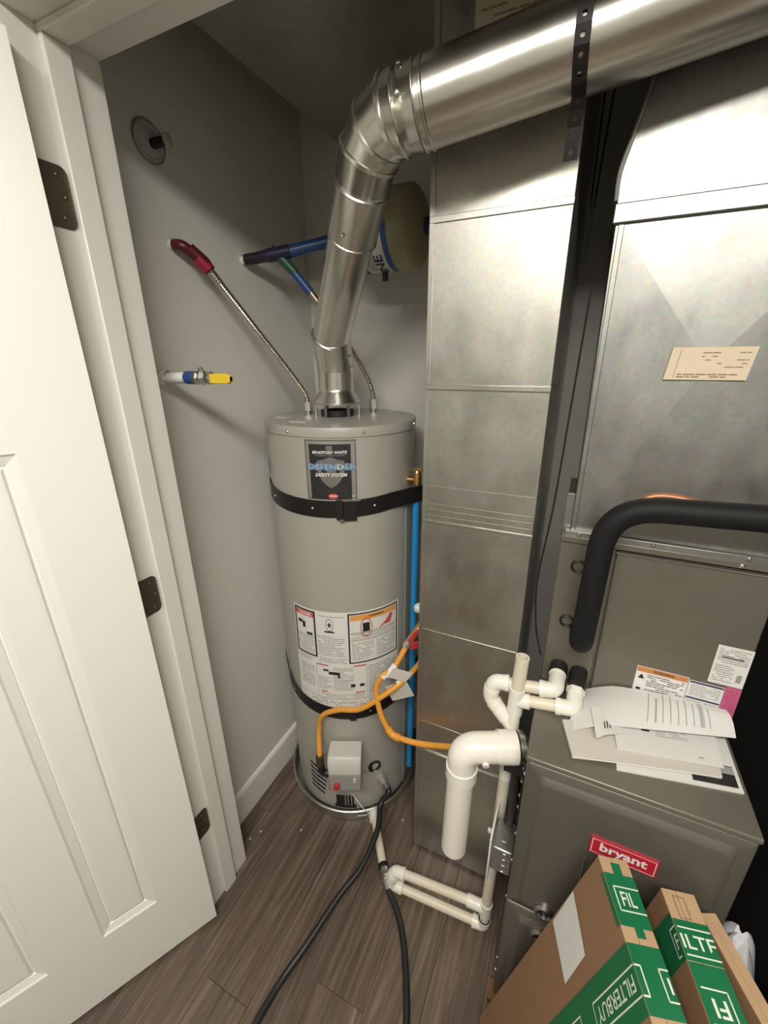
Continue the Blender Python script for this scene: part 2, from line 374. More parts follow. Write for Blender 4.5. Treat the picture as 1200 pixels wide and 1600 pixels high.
# door leaf, swung open towards the hall on the left
DE = V3((-.467, -.884, 0)).normalized(); DN = V3((.884, -.467, 0)).normalized(); DP = V3((-.797, .482, 0))
def dpt(s, z, d=0): return DP+DE*s+DN*d+V3((0, 0, z))
Z0, Z1, WD = .014, 2.035, .61
pc = [(.127, .250), (.360, .483)]; pz = [(.232, 1.454), (1.575, 1.905)]
core = MB().obox(dpt(0, Z0, -.035), DE*WD, V3((0, 0, Z1-Z0)), DN*.023)
door = struct('door_1', core, M_DOOR, 'white moulded panel door standing open on the left')
door['category'] = 'door'
def dslab(name, s0, s1, za, zb):
    build(name, MB().obox(dpt(s0, za, -.0125), DE*(s1-s0), V3((0, 0, zb-za)), DN*.0125), M_DOOR, door, smooth=False)
for a, b in ((0, .127), (.25, .36), (.483, WD)): dslab('stile', a, b, Z0, Z1)
for a, b in ((Z0, .232), (1.454, 1.575), (1.905, Z1)):
    for c in pc: dslab('rail', c[0], c[1], a, b)
for c in pc:
    for zz in pz:
        rs = []
        for ins, d in ((0, 0), (.004, -.0035), (.019, -.0085), (.0205, -.011), (.024, -.011), (.0275, -.0055), (.034, -.0045)):
            a, b, e_, g = c[0]+ins, c[1]-ins, zz[0]+ins, zz[1]-ins
            rs.append([dpt(a, e_, d), dpt(b, e_, d), dpt(b, g, d), dpt(a, g, d)])
        build('panel', MB().rings(rs[::-1], True, False), M_DOOR, door, smooth=False)
# ceiling lamp
t = thing('ceiling_lamp', 'long strip ceiling lamp across the hall behind the camera', 'lamp', LAMP_C)
cx, cy, cz = LAMP_C
build('base', MB().box((cx-LAMP_LX/2-.02, cy-LAMP_LY/2-.01, cz-.02), (cx+LAMP_LX/2+.02, cy+LAMP_LY/2+.01, cz)), M_PLASTIC, t, bevel=.004)
build('lens', MB().prism([(-.5, 0), (.5, 0), (.46, .028), (.3, .042), (-.3, .042), (-.46, .028)], (cx-LAMP_LX/2, cy, cz-.02), (0, LAMP_LY, 0), (0, 0, -1), (LAMP_LX, 0, 0)), M_LAMP, t)
LIGHT_OBJ.parent = t; LIGHT_OBJ.matrix_parent_inverse = WORLD[t.name].inverted()
# ================================================================== WATER HEATER
HX, HY, HR = -.668, 1.123, .2245
ZL, ZT = .035, 1.435
def hp(a, z, r=HR): a = math.radians(a); return V3((HX+r*math.cos(a), HY+r*math.sin(a), z))
def hcyl(e=.0008): return lambda a, z: hp(a, z, HR+e)
wh = thing('water_heater', 'tall grey cylindrical gas water heater standing in a metal drain pan', 'water heater', (HX, HY, ZL))
build('jacket', MB().lathe([(HR-.004, ZL), (HR, ZL+.004), (HR, 1.412)], (HX, HY, 0), n=72), M_HEAT, wh)
lid = build('lid', MB().lathe([(HR+.0005, 1.409), (HR+.003, 1.410), (HR+.003, 1.432), (HR+.001, ZT), (HR-.012, ZT+.001), (.001, ZT+.003)], (HX, HY, 0), n=72), M_HEAT, wh)
for a in (-98, -45, 8, -150): screw(lid, hp(a, 1.421, HR+.003), (math.cos(math.radians(a)), math.sin(math.radians(a)), 0), 1)
for (x, y, w_, d_) in ((-.69, .965, .045, .02), (-.80, 1.03, .03, .03)):
    build('lid_sticker', MB().box((x-w_, y-d_/2, ZT), (x+w_*.2, y+d_/2, ZT+.0042)), mat('sticker_buff', (.52, .48, .40), .5), lid, smooth=False)
build('side_seam', MB().prism([(-1.2, 0), (1.2, 0), (.8, .002), (-.8, .002)], hp(-4, ZL), V3((0, 1, 0))*.006, V3((1, 0, 0)), (0, 0, 1.2)), M_HEAT, wh)
# badge
bf = hcyl(.0006)
bd = build('badge', MB(), M_SILV, wh) if False else None
def arc(mb, e, a0, z0, a1, z1, n=12): mb.grid(hcyl(e), [a0+(a1-a0)*i/n for i in range(n+1)], [z0, z1]); return mb
A0, A1, B0, B1 = -85.0, -50.5, 1.243, 1.404
badge = build('badge', arc(MB(), .0012, A0, B0, A1, B1), M_SILV, wh)
aw = A1-A0; zh = B1-B0
def bfn(e): return lambda u, v: hp(A0+aw*u, B0+zh*v, HR+e)
m_ = MB(); put_rect(m_, bfn(.0018), .085, .0, .90, .93, 10); build('badge_field', m_, M_INK, badge)
m_ = MB(); put_frame(m_, bfn(.0016), .0, .0, 1, 1, .02, 10); build('badge_edge', m_, mat('badge_dark', (.12, .115, .11), .4), badge)
sh = [(.24, .66), (.36, .68), (.5, .725), (.64, .68), (.77, .66), (.77, .48), (.70, .34), (.60, .245), (.5, .20), (.41, .245), (.31, .34), (.24, .48)]
m_ = MB(); f_ = bfn(.0024); m_.add([f_(.505, .46)]+[f_(a, b) for a, b in sh], [(0, i+1, (i+1) % len(sh)+1)[::-1] for i in range(len(sh))]); build('shield', m_, mat('shield_silver', (.30, .28, .26), .35, .6), badge)
m_ = MB(); put_rect(m_, bfn(.0030), .06, .515, .99, .575, 12); put_text(m_, 'DEFENDER', bfn(.0032), .05, .50, 1.0, .62, .04); build('lettering', m_, M_DEFB, badge)
m_ = MB(); put_text(m_, 'DEFENDER', bfn(.0038), .075, .525, .985, .60, .0); build('lettering', m_, mat('emblem_pale', (.45, .52, .58), .4), badge)
m_ = MB(); put_text(m_, 'D', bfn(.0042), .635, .522, .745, .605, .0); build('lettering', m_, mat('emblem_yellow', (.78, .68, .25), .4), badge)
m_ = MB(); put_text(m_, 'BRADFORD WHITE', bfn(.0032), .155, .775, .835, .825, .03, .25); build('lettering', m_, M_LABEL, badge); m_ = MB(); put_text(m_, 'SAFETY SYSTEM', bfn(.0032), .19, .395, .82, .455, .03, .25); build('lettering', m_, M_LABEL, badge)
m_ = MB(); put_text(m_, 'CORPORATION', bfn(.0030), .20, .738, .78, .760, .0)
for k in range(4): put_rect(m_, bfn(.003), .43+.01*(k == 0), .835+.02*k, .55, .845+.02*k)
build('lettering', m_, M_GREY, badge)
m_ = MB(); f_ = bfn(.003); m_.add([f_(.53, .06)]+[f_(.53+.10*math.cos(k*math.pi/8), .06+.045*math.sin(k*math.pi/8)) for k in range(16)], [(0, k+1, (k+1) % 16+1) for k in range(16)]); build('oval_mark', m_, M_LRED, badge)
m_ = MB(); put_rect(m_, bfn(.0034), .46, .055, .60, .072, 2); build('oval_print', m_, M_LABEL, badge)
m_ = MB(); fine(m_, bfn(.0024), .2, .14, .85, .18, 2, random.Random(4)); build('fine_print', m_, mat('faint_red', (.08, .03, .03), .6), badge)
# round sticker on the left side
m_ = MB(); m_.add([hp(-137, 1.305, HR+.001)]+[hp(-137+9*math.cos(k*math.pi/10), 1.305+.045*math.sin(k*math.pi/10), HR+.001) for k in range(20)], [(0, k+1, (k+1) % 20+1) for k in range(20)])
st = build('round_sticker', m_, M_LABEL, wh)
m_ = MB(); m_.add([hp(-137, 1.305, HR+.0016)]+[hp(-137+6*math.cos(k*math.pi/10), 1.305+.032*math.sin(k*math.pi/10), HR+.0016) for k in range(20)], [(0, k+1, (k+1) % 20+1) for k in range(20)])
build('sticker_print', m_, M_BLUP, st)
# large rating label
LA0, LA1, LZ0, LZ1 = -109, -15.5, .515, .885
lab = build('rating_label', arc(MB(), .0008, LA0, LZ0, LA1, LZ1, 24), M_LABEL, wh)
lf = lambda e: (lambda u, v: hp(LA0+(LA1-LA0)*u, LZ0+(LZ1-LZ0)*v, HR+e))
rng = random.Random(11)
k_ = MB(); put_frame(k_, lf(.0014), .012, .53, .235, .985, .016, 6); put_frame(k_, lf(.0014), .515, .49, .985, .985, .013, 10)
put_rect(k_, lf(.0014), .315, .80, .40, .815, 3)
f_ = lf(.0016); star = [(.36+.022*(1 if k % 2 == 0 else .42)*math.sin(k*math.pi/5), .875+.035*(1 if k % 2 == 0 else .42)*math.cos(k*math.pi/5)) for k in range(10)]
k_.add([f_(.36, .875)]+[f_(*p) for p in star], [(0, (k+1) % 10+1, k+1) for k in range(10)])
for k in range(24):
    a0, a1 = k*math.pi/12, (k+1)*math.pi/12
    k_.add([f_(.36+r*math.cos(a)*.8, .875+r*1.5*math.sin(a)) for a, r in ((a0, .036), (a0, .040), (a1, .040), (a1, .036))], [(0, 1, 2, 3)])
put_text(k_, 'WARNING', lf(.002), .69, .935, .83, .955, .03)
# pictograms
put_rect(k_, f_, .05, .84, .10, .87, 2); put_rect(k_, f_, .10, .80, .13, .86, 2); put_rect(k_, f_, .14, .74, .20, .765, 2)
put_rect(k_, f_, .28, .40, .33, .42, 2); put_rect(k_, f_, .33, .37, .42, .40, 2); put_rect(k_, f_, .41, .34, .43, .40, 1); put_rect(k_, f_, .52, .24, .56, .27, 2); put_rect(k_, f_, .60, .24, .64, .27, 2)
put_rect(k_, f_, .64, .80, .70, .885, 2)
build('label_print', k_, M_INK, lab)
for q_ in ((.03, .92, .22, .965), (.22, .455, .33, .468), (.555, .455, .66, .468), (.25, .17, .31, .183), (.56, .17, .64, .183)):
    r_ = MB(); put_rect(r_, lf(.0013), *q_, 5); build('red_band', r_, M_LRED, lab)
r_ = MB()
for k in range(16):
    a0, a1 = k*math.pi/8, (k+1)*math.pi/8
    r_.add([lf(.0019)(.67+r*math.cos(a)*.8, .842+r*1.4*math.sin(a)) for a, r in ((a0, .058), (a0, .066), (a1, .066), (a1, .058))], [(0, 1, 2, 3)])
build('prohibition_ring', r_, M_LRED, lab); r_ = MB(); r_.add([f_(.78, .80), f_(.90, .82), f_(.93, .90), f_(.90, .91), f_(.86, .86)], [(0, 1, 2, 3, 4)])
build('flame_print', r_, M_LRED, lab)
o_ = MB(); put_rect(o_, lf(.0012), .535, .915, .965, .965, 10); build('orange_band', o_, M_ORNG, lab)
o_ = MB(); put_text(o_, 'DANGER', lf(.0018), .07, .93, .20, .957, .03); build('lettering', o_, M_LABEL, lab)
g_ = MB()
for (x0, y0, x1, y1, n) in ((.04, .56, .21, .72, 7), (.27, .945, .49, .965, 1), (.25, .56, .48, .77, 11), (.25, .49, .50, .545, 5), (.545, .72, .955, .79, 4), (.545, .52, .73, .70, 9), (.76, .52, .955, .70, 9),
                            (.03, .47, .21, .52, 3), (.04, .20, .19, .43, 12), (.23, .20, .35, .34, 8), (.37, .20, .55, .45, 12), (.43, .29, .54, .32, 2), (.68, .14, .96, .45, 14), (.24, .12, .64, .165, 3), (.05, .03, .95, .10, 3)):
    fine(g_, lf(.0014), x0, y0, x1, y1, n, rng, .93, .38)
for x in (.215, .662): put_rect(g_, lf(.0014), x, .12, x+.004, .46)
put_rect(g_, lf(.0014), .03, .725, .225, .732, 4); put_rect(g_, lf(.0014), .53, .79, .97, .797, 10); put_rect(g_, lf(.0014), .53, .715, .97, .72, 10); put_rect(g_, lf(.0014), .02, .105, .98, .111, 12)
build('fine_print', g_, M_GREY, lab)
# burner access door, louvres, viewing port
m_ = MB()
for c, aa in enumerate((-101, -90)):
    for k in range(6):
        z = .215-.022*k-.006*c; a = aa-1*k*(c == 1)
        m_.rings([[hp(a-4.4, z-.004, HR+.0005), hp(a+4.4, z-.013, HR+.0005), hp(a+4.4, z-.002, HR+.003), hp(a-4.4, z+.007, HR+.003)], [hp(a-4.2, z-.003, HR-.006), hp(a+4.2, z-.011, HR-.006), hp(a+4.2, z-.003, HR-.006), hp(a-4.2, z+.005, HR-.006)]])
build('louvre_vents', m_, M_BLACK, wh)
dp = build('burner_door', arc(MB(), .004, -66, .075, -36, .215, 8), M_HEAT, wh)
build('door_edge', arc(arc(MB(), .0062, -67, .212, -35, .220, 8), .0062, -36.5, .075, -35, .215, 2), M_HEAT, dp)
m_ = arc(MB(), .0075, -78, .068, -62, .118, 6); vp = build('air_intake', m_, M_BLACK, wh)
m_ = MB()
for a in (-70, -67.5, -64.5): arc(m_, .011, a, .07, a+1.0, .125, 2)
build('intake_bar', m_, M_STEEL, vp)
build('intake_plate', arc(MB(), .003, -80, .048, -60, .066, 6), M_STEEL, vp)
build('access_panel', arc(MB(), .0018, -44, .205, -14, .30, 10), M_HEAT, wh)
build('pilot_port', MB().lathe([(.024, 0), (.024, .006), (.016, .006), (.015, .001)], hp(-42, .235, HR), (math.cos(math.radians(-42)), math.sin(math.radians(-42)), 0), 20), M_BLACK, wh)
# gas valve
ga = math.radians(-66); gn = V3((math.cos(ga), math.sin(ga), 0)); gt = V3((-gn.y, gn.x, 0)); gc = hp(-66, 0, HR)
gv = build('gas_valve', MB().obox(gc-gt*.055+gn*.022+V3((0, 0, .245)), gt*.108, gn*.062, V3((0, 0, .075))), M_GVALVE, wh, bevel=.006)
poly = [(0, 0), (.078, 0), (.078, .05), (.066, .068), (0, .068)]
build('valve_cover', MB().prism(poly, gc-gt*.056+gn*.008+V3((0, 0, .318)), gn, V3((0, 0, 1)), gt*.11), M_GVTOP, gv, bevel=.005)
build('mount_plate', MB().obox(gc-gt*.05+V3((0, 0, .25)), gt*.10, gn*.024, V3((0, 0, .10))), M_GVALVE, gv)
build('knob', MB().cyl(gc-gt*.028+gn*.084+V3((0, 0, .275)), gc-gt*.028+gn*.098+V3((0, 0, .275)), .010, 14), M_RED, gv)
build('igniter_button', MB().cyl(gc+gt*.032+gn*.084+V3((0, 0, .30)), gc+gt*.032+gn*.092+V3((0, 0, .30)), .006, 10), M_GVTOP, gv)
build('burner_tube', MB().tube(cat([gc+gt*.02+gn*.05+V3((0, 0, .25)), gc+gt*.022+gn*.04+V3((0, 0, .21)), gc+gt*.012+gn*.015+V3((0, 0, .165))]), .006, 8), M_STEEL, gv)
build('lead_wire', MB().tube(cat([gc+gt*.01+gn*.05+V3((0, 0, .25)), gc+gt*.004+gn*.05+V3((0, 0, .19)), gc+gt*.012+gn*.03+V3((0, 0, .16)), gc+gt*.055+gn*.055+V3((0, 0, .12)), gc+gt*.07+gn*.05+V3((0, 0, .085)), gc+gt*.03+gn*.045+V3((0, 0, .068))]), .0013, 6), M_LABEL, gv)
build('gas_inlet', MB().tube(fil([gc-gt*.05+gn*.05+V3((0, 0, .285)), gc-gt*.082+gn*.05+V3((0, 0, .285)), gc-gt*.086+gn*.05+V3((0, 0, .345))], .02), .012, 12), M_BLACK, gv)
# drain cock
dn = V3((math.cos(math.radians(-36)), math.sin(math.radians(-36)), 0)); dc = hp(-36, .165)
build('drain_cock', MB().tube([dc, dc+dn*.014, dc+dn*.0141, dc+dn*.042], [.019, .019, .011, .010], 14), M_GVALVE, wh)
# nipples
for (x, y, n_) in ((-.785, 1.12, 'hot_nipple'), (-.62, 1.25, 'cold_nipple')):
    build(n_, MB().cyl((x, y, ZT), (x, y, ZT+.022), .013, 12), M_STEEL, wh)
# flue opening and draft hood
FX, FY = -.680, 1.123
build('flue_outlet', MB().lathe([(.05, ZT), (.05, ZT+.020), (.035, ZT+.020), (.034, ZT+.002)], (FX, FY, 0), n=28), M_BLACK, wh)
hood = build('draft_hood', MB().lathe([(.070, 1.474), (.071, 1.478), (.064, 1.490), (.054, 1.507), (.051, 1.513), (.0505, 1.535), (.049, 1.535), (.049, 1.513), (.068, 1.474)], (FX, FY, 0), n=36, cap=False), M_FLUE, wh)
for a in (-150, -90, -30, 30, 90, 150):
    c, s_ = math.cos(math.radians(a)), math.sin(math.radians(a))
    if a in (90,): continue
    build('hood_leg', MB().obox((FX+.064*c+.004*s_, FY+.064*s_-.004*c, ZT), (-.008*s_, .008*c, 0), (.003*c, .003*s_, 0), (0, 0, .044)), M_STEEL, hood)
# drain pan
pan = build('drain_pan', MB().lathe([(.236, 0), (.240, .004), (.247, .056), (.2525, .0575), (.253, .060), (.250, .062), (.2445, .060), (.2365, .008), (.001, .006)], (HX, HY, 0), n=72), M_PAN)
tag(pan, 'round galvanised drain pan under the water heater', 'drain pan')
build('support_block', MB().cyl((HX, HY, .006), (HX, HY, ZL), .19, 32), M_PAN, pan)
# ================================================================== seismic straps
def strap(name, label, pts, wd, lab2=None):
    m_ = MB(); n = len(pts); rs = []
    for i, p in enumerate(pts):
        t = (pts[min(i+1, n-1)]-pts[max(i-1, 0)]).normalized(); nr = V3((t.y, -t.x, 0)).normalized(); z = V3((0, 0, wd/2))
        rs.append([p-z, p-z+nr*.0022, p+z+nr*.0022, p+z])
    m_.rings(rs); o = build(name, m_, M_STRAP); tag(o, label, 'strap', 'straps around the water heater'); return o
R2 = HR+.0022
p1 = [hp(a, 1.215+.022*((a+67)/60)**2*(.5), R2) for a in [-150+4*k for k in range(37)] if a <= -6]
p1 = [V3((XL+.003, .93, 1.235)), V3((-.90, .99, 1.228))]+p1[3:]+[V3((-.430, 1.13, 1.228)), V3((-.395, 1.20, 1.23)), V3((-.37, 1.32, 1.235))]
s1 = strap('strap', 'upper black steel strap buckled around the heater below its emblem', [hp(a, 1.215+.012*((a+67)/60)**2, R2) for a in range(-150, -22, 4)]+[V3((-.436, 1.075, 1.222)), V3((-.400, 1.12, 1.226)), V3((-.365, 1.20, 1.23)), V3((-.35, 1.33, 1.235))], .048)
def tang(a): a = math.radians(a); return V3((-math.sin(a), math.cos(a), 0))
def radial(a): a = math.radians(a); return V3((math.cos(a), math.sin(a), 0))
bk = build('buckle', MB().obox(hp(-65, 1.187, R2+.001), tang(-65)*.018, radial(-65)*.009, V3((0, 0, .055))).obox(hp(-60, 1.183, R2+.001), tang(-57)*.035, radial(-60)*.006, V3((0, 0, .056))), mat('strap_tail', (.03, .028, .028), .35, .4), s1)
build('buckle_lip', MB().obox(hp(-61, 1.240, R2+.004), tang(-61)*.05, radial(-61)*.006, V3((0, 0, .006))), M_STEEL, s1)
build('buckle_lip', MB().obox(hp(-63, 1.183, R2+.004), tang(-63)*.012, radial(-63)*.008, V3((0, 0, .005))), M_STEEL, s1)
for a in (-121, -82, -38): screw(s1, hp(a, 1.215+.012*((a+67)/60)**2, R2+.0022), tuple(radial(a)), .9)
s2 = strap('strap', 'lower black steel strap hanging slack around the heater under its white label', [hp(-148, .578, R2+.010), hp(-144, .560, R2+.005)]+[hp(a, .497+.04*abs((a+60)/75)**2, R2+.002) for a in range(-140, 6, 5)]+[V3((-.43, 1.2, .55))], .044)
build('buckle', MB().obox(hp(-62, .474, R2+.004), tang(-62)*.02, radial(-62)*.006, V3((0, 0, .046))), M_STRAP, s2)
for a in (-118, -45): screw(s2, hp(a, .497+.04*abs((a+60)/75)**2, R2+.0042), tuple(radial(a)), .8)
# ================================================================== FLUE PIPE
fl = thing('flue_pipe', 'shiny galvanised vent pipe rising off the heater and turning across the ducts', 'flue pipe', (FX, FY, 1.535))
r4 = .0508
a0 = V3((FX, FY, 1.515)); a1 = V3((FX, FY, 1.578)); a2 = V3((-.666, 1.082, 1.653)); T = V3((-.446, .866, 1.914))
tdir = (T-a2).normalized()
build('lower_collar', MB().tube([a0, a1], .0525, 32), M_FLUE, fl)
mid = V3((FX+.004, FY-.015, 1.612))
build('lower_elbow', MB().tube([a1-V3((0, 0, .004)), mid, a2+tdir*.006], .0535, 32), M_FLUE, fl)
def bead(parent, c, d, r, t=.003, name='bead'):
    d = V3(d).normalized(); return build(name, MB().tube([V3(c)-d*t*1.2, V3(c)-d*t*.5, V3(c)+d*t*.5, V3(c)+d*t*1.2], [r, r+t*.8, r+t*.8, r], 32), M_FLUE, parent)
bead(fl, a1, (0, 0, 1), .0535); bead(fl, mid, (V3((0, 0, 1))+tdir*.2), .0545); bead(fl, a2, tdir+V3((.2, 0, .5)), .0535); bead(fl, a2+tdir*.012, tdir, .0520, .002)
tb = a2+(T-a2)*.74
build('straight_section', MB().tube([a2, tb], r4, 36), M_FLUE, fl)
build('collar_section', MB().tube([tb, T], .0535, 36), M_FLUE, fl)
bead(fl, tb+tdir*.003, tdir, .053, .0025)
G = [T, V3((-.421, .846, 1.951)), V3((-.390, .828, 1.974)), V3((-.352, .810, 1.982)), V3((-.320, .796, 1.980))]
H0 = V3((-.297, .786, 1.971)); hd = V3((.9893, .0685, .129)).normalized()
el = build('elbow', MB().tube([G[0], G[1]], .0545, 36, False), M_FLUE, fl)
dirs = [(G[1]-G[0]).normalized(), (G[2]-G[1]).normalized(), (G[3]-G[2]).normalized(), hd]
def gore(p, q, n0, n1, r, parent, name='elbow_gore'):     # cylinder cut by two mitre planes
    d = (q-p).normalized(); n0 = n0.normalized(); n1 = n1.normalized(); u = d.cross(V3((0, 0, 1)) if abs(d.z) < .9 else V3((1, 0, 0))).normalized(); w_ = d.cross(u)
    rr = [[], []]
    for j in range(36):
        o = (u*math.cos(2*math.pi*j/36)+w_*math.sin(2*math.pi*j/36))*r
        rr[0].append(p+o-d*(o.dot(n0)/d.dot(n0))); rr[1].append(q+o-d*(o.dot(n1)/d.dot(n1)))
    return build(name, MB().rings(rr, False, False), M_FLUE, parent), rr
npl = [tdir, dirs[0]+dirs[1], dirs[1]+dirs[2], dirs[2]+hd, hd]
pts = [G[0], G[1], G[2], G[3], H0]
for k in range(4):
    o, rr = gore(pts[k], pts[k+1], npl[k] if k else tdir, npl[k+1], .0545+.0006*k, el)
    if k:
        ring = rr[0]; c = pts[k]; nn = npl[k].normalized()
        build('gore_bead', MB().rings([[c+(x-c)*s_+nn*h for x in ring] for s_, h in ((1.0, -.005), (1.055, -.003), (1.055, .003), (1.0, .005))], False, False), M_FLUE, el)
bead(fl, G[0], tdir, .0548, .003)
hq = H0+hd*.79
build('horizontal_section', MB().tube([H0-hd*.01, hq], .056, 40), M_FLUE, fl)
bead(fl, H0, hd, .0565, .002); bead(fl, H0+hd*.012, hd, .0565, .0025)
bead(fl, H0-hd*.034, hd, .0565, .0015)
for (c, d, aa) in ((H0-hd*.022, hd, (200, 255, 320)), (tb+tdir*.03, tdir, (150, 250, 300))):
    u = d.cross(V3((0, 0, 1))).normalized(); w_ = u.cross(d)
    for a in aa:
        n_ = u*-math.cos(math.radians(a-90))+w_*math.sin(math.radians(a-90))
        n_ = u*math.cos(math.radians(a-200))+w_*math.sin(math.radians(a-200))
        screw(fl, c+n_*.0565, tuple(n_), 1.0)
# perforated hanging strap
hs = [V3((-.060, .705, HZ)), V3((-.061, .712, 2.08))]
pc_ = V3((-.067, .801, 2.000))
for k in range(9):
    a = math.radians(165+ (270-165)*k/8); hs.append(pc_+V3((0, .0595*math.cos(a)*1.0, .0595*math.sin(a))))
hs += [V3((-.071, .815, 1.915)), V3((-.072, .828, 1.865))]
hs = resample(hs, .019)
m_ = MB(); sw = .0095
for i in range(len(hs)-1):
    p, q = hs[i], hs[i+1]; t = (q-p); tn = t.normalized(); X = V3((1, 0, 0)); c = (p+q)/2; nr = X.cross(tn).normalized()
    outer = [p-X*sw, c-X*sw, q-X*sw, q, q+X*sw, c+X*sw, p+X*sw, p]
    inner = [c+(tn*math.sin(b)-X*math.cos(b))*.0034 for b in [math.radians(-45+45*k) for k in range(8)]]
    m_.add(outer+inner, [(k, (k+1) % 8, 8+(k+1) % 8, 8+k) for k in range(8)])
o = build('hanging_strap', m_, M_STRAP, smooth=False); tag(o, 'perforated black metal strap slung around the horizontal flue pipe', 'strap')
sm = o.modifiers.new('solid', 'SOLIDIFY'); sm.thickness = .0014; sm.offset = 0
# ================================================================== WATER CONNECTIONS
t = thing('hot_water_connector', 'corrugated steel hose with red taped end from wall to heater top, left of flue', 'water hose', (XL, .83, 1.855))
build('wall_stub', MB().cyl((XL, .828, 1.856), (XL+.02, .830, 1.855), .010, 12), M_PLASTIC, t)
build('elbow', MB().tube(fil([(XL+.01, .829, 1.855), (-.908, .834, 1.853), (-.893, .872, 1.826)], .02), .0125, 14), M_REDT, t)
build('tape_wrap', MB().tube([(-.903, .847, 1.848), (-.888, .874, 1.822), (-.882, .885, 1.805)], [.0145, .0155, .014], 14), M_REDT, t)
build('tape_band', MB().tube([(-.8955, .863, 1.832), (-.884, .882, 1.808)], .0163, 14), mat('bright_red_tape', (.30, .015, .035), .35), t)
hpth = cat([(-.881, .886, 1.802), (-.857, 1.0, 1.678), (-.815, 1.08, 1.563), (-.792, 1.117, 1.50), (-.785, 1.12, 1.468)])
build('sleeve', MB().tube([(-.882, .884, 1.806), (-.8775, .905, 1.782)], .0095, 14), M_STEEL, t)
build('hose', MB().tube(*corrug(hpth, .0086), 12), M_FLEX, t)
build('nut', MB().tube([(-.785, 1.12, 1.448), (-.785, 1.12, 1.475)], .0145, 6), M_STEEL, t)
t = thing('cold_water_connector', 'blue and green taped pipe with steel hose passing behind the flue to heater', 'water hose', (XL, 1.07, 1.865))
build('wall_stub', MB().cyl((XL, 1.068, 1.864), (XL+.018, 1.070, 1.865), .011, 12), M_PLASTIC, t)
build('elbow', MB().tube([(XL+.012, 1.069, 1.865), (-.90, 1.075, 1.867), (-.865, 1.085, 1.872)], .0145, 14), M_BLACK, t)
build('taped_pipe', MB().tube([(-.88, 1.08, 1.87), (-.85, 1.09, 1.874), (-.82, 1.10, 1.878)], [.0145, .017, .0155], 14), M_BLUD, t)
build('taped_pipe', MB().tube([(-.83, 1.10, 1.877), (-.79, 1.118, 1.885), (-.745, 1.14, 1.896), (-.71, 1.16, 1.905), (-.66, 1.19, 1.913)], [.0155, .0165, .015, .0165, .016], 14), M_BLUT, t)
build('tee', MB().tube([(-.852, 1.088, 1.874), (-.836, 1.095, 1.892)], .0105, 12).cyl((-.86, 1.085, 1.872), (-.80, 1.108, 1.882), .0175, 14), M_BLUD, t)
build('green_tape', MB().tube([(-.835, 1.097, 1.876), (-.815, 1.108, 1.852), (-.795, 1.118, 1.828)], [.014, .0145, .013], 14), M_GRNT, t)
build('branch_tape', MB().tube([(-.80, 1.115, 1.833), (-.76, 1.136, 1.779)], .0125, 14), M_BLUT, t)
build('copper_end', MB().tube([(-.762, 1.135, 1.782), (-.735, 1.152, 1.742)], .0095, 12), mat('dull_copper', (.55, .42, .32), .35, 1), t)
build('hose', MB().tube(*corrug(cat([(-.737, 1.151, 1.745), (-.676, 1.2, 1.637), (-.634, 1.235, 1.545), (-.621, 1.249, 1.49), (-.62, 1.25, 1.468)]), .0078), 12), M_FLEX, t)
build('nut', MB().tube([(-.62, 1.25, 1.448), (-.62, 1.25, 1.478)], .0145, 6), M_STEEL, t)
# expansion tank
tx0, tx1, ty, tz, tr = -.665, -.440, 1.215, 1.925, .098
prof = [(.001, 0)]+[(tr*math.sin(a), .038-.038*math.cos(a)) for a in [k*math.pi/16 for k in range(1, 9)]]
L = tx1-tx0; prof += [(tr*math.sin(a), L-.055+.055*math.cos(math.pi-a)*-1) for a in [math.pi/2+k*math.pi/16 for k in range(0, 8)]]
prof = [(.001, 0)]+[(tr*math.sin(k*math.pi/16), .045*(1-math.cos(k*math.pi/16))) for k in range(1, 9)]+[(tr*math.cos(k*math.pi/16), L-.036+.036*math.sin(k*math.pi/16)) for k in range(0, 9)]
et = thing('expansion_tank', 'cream expansion tank with blue striped label behind the flue pipe', 'tank', (tx0, ty, tz-tr))
body = build('body', MB().lathe(prof, (tx0, ty, tz), (1, 0, 0), 40), M_TANK, et)
build('valve_cap', MB().lathe([(.021, -.006), (.021, .016), (.018, .02), (.001, .021)], (tx1, ty, tz), (1, 0, 0), 18), M_NAVY, et)
tf = lambda e: (lambda x, a: V3((x, ty-(tr+e)*math.cos(math.radians(a)), tz+(tr+e)*math.sin(math.radians(a)))))
def tarc(e, x0, x1, b0, b1): return MB().grid(tf(e), [x0+(x1-x0)*i/8 for i in range(9)], [b0+(b1-b0)*i/14 for i in range(15)])
lb = build('label', tarc(.0008, -.612, -.515, -88, -2), M_LABEL, et)
build('label_stripe', tarc(.0014, -.530, -.515, -88, 0), M_BLUP, lb)
build('label_foot', tarc(.0014, -.612, -.598, -88, -30), mat('label_maroon', (.10, .03, .02), .5), lb)
m_ = MB(); put_text(m_, 'INE', lambda u, v: tf(.0018)(-.539-.026*v, -84+40*u), 0, 0, 1, 1, .02); build('lettering', m_, M_NAVY, lb)
m_ = MB()
for x in (-.565, -.573, -.581, -.588): put_rect(m_, tf(.0016), x, -75, x+.0028, -20, 1)
build('fine_print', tarc(.0015, -.568, -.566, -76, -20) if False else MB().grid(tf(.0016), [-.572, -.569], [-76+4*i for i in range(15)]).grid(tf(.0016), [-.580, -.577], [-76+4*i for i in range(15)]).grid(tf(.0016), [-.588, -.585], [-76+4*i for i in range(13)]), M_GREY, lb)
build('strap_end', MB().box((-.566, ty-.006, tz-tr-.022), (-.552, ty+.004, tz-tr+.004)), M_BLACK, et)
